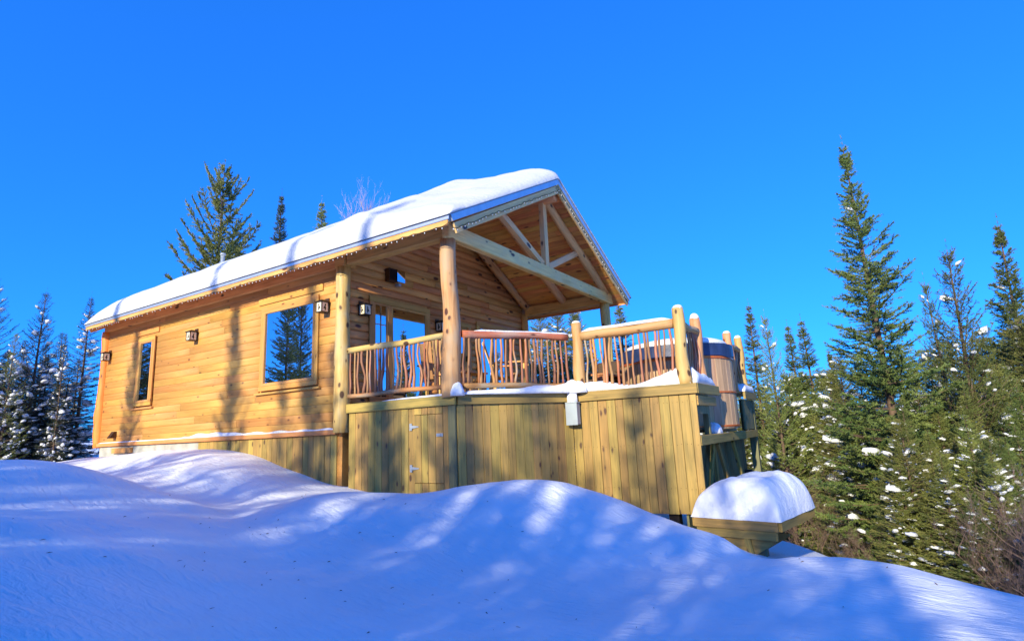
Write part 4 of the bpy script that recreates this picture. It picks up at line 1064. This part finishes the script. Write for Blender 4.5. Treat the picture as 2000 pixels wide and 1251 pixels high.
        jit = 1+g.normal(0, .22, (snow_n, len(tv), 1))
        X_ = tv[None]*jit; z_ = np.where(X_[..., 2:] < 0, X_[..., 2:]*.45, X_[..., 2:])
        V = c[:, None]+f[:, None]*(X_[..., :1]*a_[:, None, None])+sd[:, None]*(X_[..., 1:2]*b_2[:, None, None])+un[:, None]*(z_*c_[:, None, None]+.3*c_[:, None, None])
        Fq = (np.array(tf)[None]+np.arange(snow_n)[:, None, None]*len(tv)).reshape(-1, 4)
        sn = big_mesh('snow_load', V.reshape(-1, 3), Fq, True)
    return trunk, crown, sn
VAR = {
 'tall':   dict(v=conifer(1, 10, 1.9, 330, -14, 42, .14, .05, 1.12, 17, .080, .017, 30, .42, 26, 1.1, belly=.2)),
 'sparse': dict(v=conifer(2, 10, 1.9, 210, -4, 48, .30, .05, .80, 14, .068, .016, 24, .40, 110, 1.0)),
 'full':   dict(v=conifer(3, 10, 2.1, 360, -10, 40, .16, .01, .85, 16, .068, .017, 26, .24, 130, 1.35)),
 'full2':  dict(v=conifer(4, 10, 2.5, 340, -14, 35, .12, .01, .75, 16, .068, .017, 26, .28, 140, 1.6)),
 'spire':  dict(v=conifer(5, 10, .95, 420, -30, 35, .10, .02, .75, 12, .072, .018, 26, .22, 60, .8)),
 'laden':  dict(v=conifer(6, 10, 1.7, 300, -22, 36, .10, .01, .85, 12, .065, .014, 18, .25, 250, 1.3)),
 'pine':   dict(v=conifer(7, 10, 2.6, 120, -10, 44, .40, .12, .72, 20, .125, .024, 34, .42, 0, 1.)),
 'laden2': dict(v=conifer(8, 10, 1.9, 210, -12, 46, .30, .02, .75, 13, .065, .014, 18, .35, 210, 1.3)),
 'young':  dict(v=conifer(9, 10, 3.4, 230, -6, 40, .20, .0, .7, 14, .095, .022, 15, .3, 160, 2.0)),
}
for k, d in VAR.items():
    t_, c_, s_ = d['v']; t_.materials.append(M['bark']); c_.materials.append(M['needles']); 
    if s_: s_.materials.append(M['snow'])
_cm = {}
def crown_mesh(kind, m):
    k = (kind, m)
    if k not in _cm:
        me = VAR[kind]['v'][1]
        if m != 'needles': me = me.copy(); me.materials.clear(); me.materials.append(M[m])
        _cm[k] = me
    return _cm[k]
tr = random.Random(5)
def tree(kind, x, y, top, wid=1., label='', name='spruce_tree', group=None, m='needles', rot=None, sink=.15, snow_on=True, lean=(0, 0), cat='spruce tree'):
    z0 = gz(x, y)-sink; H = top-z0; s = H/10
    t = thing(name, (x, y, z0), label, cat, group)
    t.rotation_euler = (lean[0], lean[1], tr.uniform(0, 6.28) if rot is None else rot); t.scale = (s*wid, s*wid, s)
    tm, cm, sm = VAR[kind]['v']
    for nm, me in (('trunk', tm), ('crown', crown_mesh(kind, m)), ('snow_load', sm if snow_on else None)):
        if me is None: continue
        o = bpy.data.objects.new(nm, me); col.objects.link(o); o.parent = t
        if nm == 'snow_load': o['kind'] = 'stuff'
    return t
def polar(az_deg, d):
    a = R(az_deg); return CAM.x+d*math.sin(a), CAM.y+d*math.cos(a)
def top_at(el_deg, d): return CAM.z+d*math.tan(R(el_deg))
def tree_p(kind, az_, el_, d, wid, label, **k):
    x, y = polar(az_, d); return tree(kind, x, y, top_at(el_, d), wid, label, **k)
# right hand group, singled out by their spires
tree_p('tall', .9, 22.9, 13.0, .98, 'tallest dark spruce right of the deck with a bare pointed tip', lean=(R(-1), 0), rot=2.0)
tree_p('sparse', 5.9, 12.9, 13.6, 1.0, 'open reddish tipped spruce right of the tallest spruce', rot=1.1)
tree_p('sparse', 4.6, 10.6, 14.6, .7, 'thin dead topped spruce between the tallest spruce and its right neighbour', rot=4.0)
tree_p('tall', 9.3, 13.9, 19.0, 1.0, 'dark spruce spire near the right edge of the photo', rot=.4)
tree_p('sparse', 14.2, 14.5, 13.0, 1.1, 'spruce whose boughs reach in from the right edge', rot=.9)
tree_p('spire', -9.4, 10.7, 21., 1.0, 'narrow spruce spire just right of the hot tub posts')
tree_p('sparse', -7.9, 9.5, 18., .8, 'loose topped spruce beside the narrow spire right of the hot tub', m='needles_olive')
tree_p('spire', -6.0, 8.4, 23., 1.15, 'left of the twin slim spires beyond the deck corner')
tree_p('spire', -4.75, 8.7, 23., 1.2, 'right of the twin slim spires beyond the deck corner')
tree_p('tall', -3.2, 5.8, 24., .9, 'short spruce in the gap left of the tallest spruce')
FG = 'snow dusted spruces massed on the slope right of the deck'
def fl(i): return ('snow dusted olive green fir in the dense stand right of the deck', 'snow dusted dark green spruce in the dense stand right of the deck')[i]
rows = [  # az range, dist range, top elevation range, count
 (-9.5, 16, 15, 23, 1.5, 5.5, 30), (-9, 16, 12.5, 17, -1, 4.0, 24), (-8, 17, 10.8, 13.5, -3.0, 2.0, 24), (-3.0, 17, 9.4, 11.5, -4.5, .0, 20), (0, 17, 8.4, 10, -6, -2.5, 14)]
for a0, a1, d0, d1, e0, e1, n_ in rows:
    for i in range(n_):
        aa = a0+(a1-a0)*(i+tr.uniform(.1, .9))/n_; d = tr.uniform(d0, d1); e = tr.uniform(e0, e1)
        if aa < -3: d = tr.uniform(19, 25); e = min(e, 4.2) if e > 0 else e*.7
        if aa > 4 and d0 > 14: e += 2.6
        elif aa < 0: d = max(d, 15.5)
        x, y = polar(aa, d)
        if x < 6.6 and y < 7.2: 
            d = tr.uniform(14.5, 17); x, y = polar(aa, d)
        top = top_at(e, d)
        kk = tr.choice(('full', 'full2', 'full', 'full2', 'sparse', 'full')); ol = tr.random() < .6
        if top-gz(x, y) < 1.0: top = gz(x, y)+1.6
        where = ('left of the tallest spruce', 'around the tallest spruce', 'right of the tallest spruce', 'near the right edge')[0 if aa < -2.5 else 1 if aa < 3 else 2 if aa < 8 else 3]
        tree(kk, x, y, top, tr.uniform(.9, 1.35), ('olive green fir ' if ol else 'dark green spruce ')+('at the back of the stand ' if d0 > 14 else 'in mid stand ' if d0 > 11 else 'low at the front of the stand ' if d0 > 9 else 'close above the snow bank ')+where, m='needles_olive' if ol else 'needles', group=FG)
# forest seen through and behind the porch
BG = 'spruces beyond the porch'
for i, (aa, e, d, kk, wd) in enumerate(((-31.5, 11.6, 22, 'full', 1.2), (-29.5, 12.4, 20, 'full2', 1.1), (-27.8, 12.6, 22, 'full', 1.2), (-26, 11.8, 19, 'full2', 1.1), (-33.5, 11, 20, 'full2', 1.2), (-24.6, 9.5, 24, 'full', 1.0), (-30.5, 7, 17, 'full2', 1.3), (-27, 7, 16, 'full2', 1.3), (-24.2, 5.0, 17, 'full', 1.2), (-22.5, 4.5, 22, 'full', 1.2))):
    tree_p(kk, aa, e, d, wd, 'snow flecked olive spruce behind the open porch', group=BG, m='needles_olive')
tree_p('spire', -21.2, 12.2, 17., 1.35, 'single slim spruce rising just right of the far porch post', m='needles_olive')
for i in range(12):
    aa = -21+i*1.0+tr.uniform(-.3, .3); tree_p('full', aa, tr.uniform(1.5, 4.3), tr.uniform(20, 26), 1.2, 'low spruce in the far trees beyond the hot tub', group='low spruces beyond the hot tub', m='needles_olive')
# behind the roof
tree_p('pine', -60.4, 24.4, 24., .84, 'big open limbed jack pine towering behind the snowy roof', name='pine_tree', m='needles_olive', rot=.5, cat='pine tree')
tree_p('spire', -55.3, 22.6, 27., .85, 'slim dark spruce tip poking above the middle of the roof snow', m='needles_dark', snow_on=False)
tree_p('spire', -51.2, 22.3, 27., 1.0, 'small rounded yellow green spruce tip just above the roof snow', m='needles_olive', snow_on=False)
# left forest
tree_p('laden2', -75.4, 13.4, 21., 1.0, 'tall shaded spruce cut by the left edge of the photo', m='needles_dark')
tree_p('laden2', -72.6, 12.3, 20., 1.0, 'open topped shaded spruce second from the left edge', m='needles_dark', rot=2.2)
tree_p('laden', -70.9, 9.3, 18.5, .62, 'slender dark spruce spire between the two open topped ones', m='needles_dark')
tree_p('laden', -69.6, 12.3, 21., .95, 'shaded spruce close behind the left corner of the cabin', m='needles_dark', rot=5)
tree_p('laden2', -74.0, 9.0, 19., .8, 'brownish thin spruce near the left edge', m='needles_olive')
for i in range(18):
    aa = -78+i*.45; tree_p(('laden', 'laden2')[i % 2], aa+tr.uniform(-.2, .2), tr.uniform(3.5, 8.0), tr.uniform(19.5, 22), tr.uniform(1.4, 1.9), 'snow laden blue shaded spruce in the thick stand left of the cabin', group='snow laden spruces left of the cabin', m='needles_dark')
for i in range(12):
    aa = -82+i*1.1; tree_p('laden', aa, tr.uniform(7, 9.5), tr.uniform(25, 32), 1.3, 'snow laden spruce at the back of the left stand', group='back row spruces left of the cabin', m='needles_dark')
# two spruces mirrored in the picture window, and the stand on the sun side that throws the dappled shade
tree('tall', -18.3, -12.2, 9.8, .75, 'broad spruce mirrored in the left half of the picture window', rot=1)
tree('tall', -19.6, -14.05, 10.8, .50, 'slim spruce mirrored in the right half of the picture window', rot=3)
SG = 'spruces on the sunny side casting shade over the snow'
def shade(kind, x, y, H_, wd):
    x += 2.0
    tree(kind, x, y, gz(x, y)+H_, wd, 'spruce standing on the sunny side of the clearing', group=SG, snow_on=False)
SHADE = []
# line of low dense firs nearest the clearing, taller spires behind them
k = 0
for i in range(27):
    x = -11.5+i*.82+tr.uniform(-.25, .25); y = -9.6-tr.uniform(0, 1.6)
    
    shade('full2', x, y, (tr.uniform(3.0, 3.5) if x < -.8 else tr.uniform(3.9, 4.7))+(.1 if x > 2 else 0), tr.uniform(1.0, 1.3)); k += 1
for x, y, H_, wd in ((-8.0, -11.5, 8.6, .62), (-4.15, -12, 9.0, .62), (-1.35, -11, 6.0, 1.2), (-.2, -12.5, 6.7, 1.1), (.9, -11.4, 6.3, 1.2), (2.2, -12.6, 6.9, 1.1), (3.3, -11.6, 6.3, 1.2), (1.55, -15, 7.8, .7), (3.0, -16, 7.6, .7),
                     (4.6, -12.4, 6.6, 1.2), (-2.6, -11.8, 6.0, 1.1), (6.0, -12, 5.0, .8), (7.4, -12.6, 5.4, .8), (-1.7, -13.5, 10.4, .45), (.1, -14.5, 11.0, .45), (4.0, -14.5, 7.0, .8), (5.3, -15.5, 7.2, .8), (.2, -14, 6.6, .7), (2.4, -14, 6.6, .7), (-11.5, -12.5, 4.5, .8), (9.0, -11, 4.8, .9), (10.6, -12, 5.4, .9)):
    shade('tall' if wd < 1 else 'sparse', x, y, H_+(.5 if wd >= 1 else 0), wd)
for i in range(12):
    shade('full2', -24.0+i*.95, -3.4-tr.uniform(0, 1.3), tr.uniform(4.8, 6.0), 1.0)
# shade over the lower right foreground
for x, y, H_ in ((8.3, -9.5, 3.6), (10, -9.8, 3.8), (11.6, -10, 3.9)): shade('full2', x, y, H_, 1.2)
# ---- leafless shrubs and the birch
def bare_shrub(seed, H=2., n_main=7, depth=3, spread=.5, thick=.012, side=1.):
    g = random.Random(seed); vs, fs = [], []
    def limb(p, d, L_, r_, lev):
        P = [p]; k_ = 4
        for i in range(k_):
            d = (d+Vector((g.gauss(0, .14), g.gauss(0, .14), g.gauss(.06, .08)))).normalized(); P.append(P[-1]+d*(L_/k_))
        v, f = tube_arrays(P, [r_*(1-.75*i/k_) for i in range(k_+1)], 3, cap=False); n_ = len(vs); vs.extend(v); fs.extend([tuple(a+n_ for a in q) for q in f])
        if lev > 0:
            for _ in range(g.randint(4, 6)):
                i = g.randint(1, k_); q = Vector((g.gauss(0, 1), g.gauss(0, 1), g.uniform(.1, 1.0))).normalized()
                limb(P[i], (d*.9+q*.8*side).normalized(), L_*g.uniform(.35, .6), max(.0025, r_*.5), lev-1)
    for i in range(n_main):
        a = g.uniform(0, 6.28); limb(Vector((g.gauss(0, .06), g.gauss(0, .06), -.1)), Vector((math.cos(a)*spread, math.sin(a)*spread, 1)).normalized(), H*g.uniform(.6, .85), thick, depth)
    return mesh('branches', vs, fs, True)
SH = [bare_shrub(1), bare_shrub(2, 2.2, 9, 3, .7), bare_shrub(3, 1.8, 8, 3, .4)]
for me in SH: me.materials.append(M['twig'])
place_sh = [(-4.4, 11.5, .7), (-1.6, 10.4, .8), (5.2, 8.6, 1.1), (6.6, 8.4, 1.3), (7.8, 8.3, 1.3), (9.0, 8.1, 1.5), (10.2, 8.2, 1.6), (11.3, 8.0, 1.6), (8.6, 9.8, 1.9), (-6.4, 13.0, 1.5), (-7.6, 13.8, 1.6)]
for i, (aa, d, h) in enumerate(place_sh):
    x, y = polar(aa, d)
    t = thing('bare_shrub', (x, y, gz(x, y)-.03), 'leafless reddish brown shrub tangled at the foot of the right hand trees', 'shrub', 'bare shrubs below the right hand trees')
    t.rotation_euler = (0, 0, i*1.3); t.scale = (h/2, h/2, h/2*.8)
    o = bpy.data.objects.new('branches', SH[i % 3]); col.objects.link(o); o.parent = t
bx_, by_ = polar(-47.9, 25)
me = bare_shrub(9, 2.6, 9, 3, .30, .022, .5); me.materials.append(M['birch'])
t = thing('birch_tree', (bx_, by_, gz(bx_, by_)), 'leafless pinkish white birch crown showing above the roof snow', 'birch tree')
topz = top_at(22.7, 25)
o = bpy.data.objects.new('crown', me); col.objects.link(o); o.parent = t; o.location = (0, 0, topz-t.location.z-2.7)
vs, fs = tube_arrays([(0, 0, -.3), (.1, 0, (topz-t.location.z)*.5), (0, 0, topz-t.location.z-2.5)], [.11, .08, .05], 8)
tm = mesh('trunk', vs, fs, True); tm.materials.append(M['birch']); o = bpy.data.objects.new('trunk', tm); col.objects.link(o); o.parent = t
# ---------------------------------------------------------------- needles and bark bits dropped on the snow
r = random.Random(77); vs = []; fs = []
for i in range(100):
    px_, py_ = (r.gauss(3.2, 1.6), r.gauss(-2.6, 1.2)) if r.random() < .6 else (r.uniform(0, 8.5), r.uniform(-5, .3))
    z = gz(px_, py_)+.004; a = r.uniform(0, 6.28); l = r.uniform(.006, .022); w_ = r.uniform(.002, .005)
    d = Vector((math.cos(a), math.sin(a), r.uniform(-.1, .3)))*l; s_ = Vector((-math.sin(a), math.cos(a), 0))*w_; c = Vector((px_, py_, z)); n_ = len(vs)
    vs += [c-d-s_, c-d+s_, c+d+s_*.6, c+d-s_*.6, c+Vector((0, 0, w_*1.5))]
    fs += [(n_+k_, n_+(k_+1) % 4, n_+4) for k_ in range(4)]
o = place('needle_litter', mesh('needle_litter', vs, fs), Matrix(), M['bark']); tag(o, 'dark needles and bark bits scattered on the shaded snow', 'litter', kind='stuff')
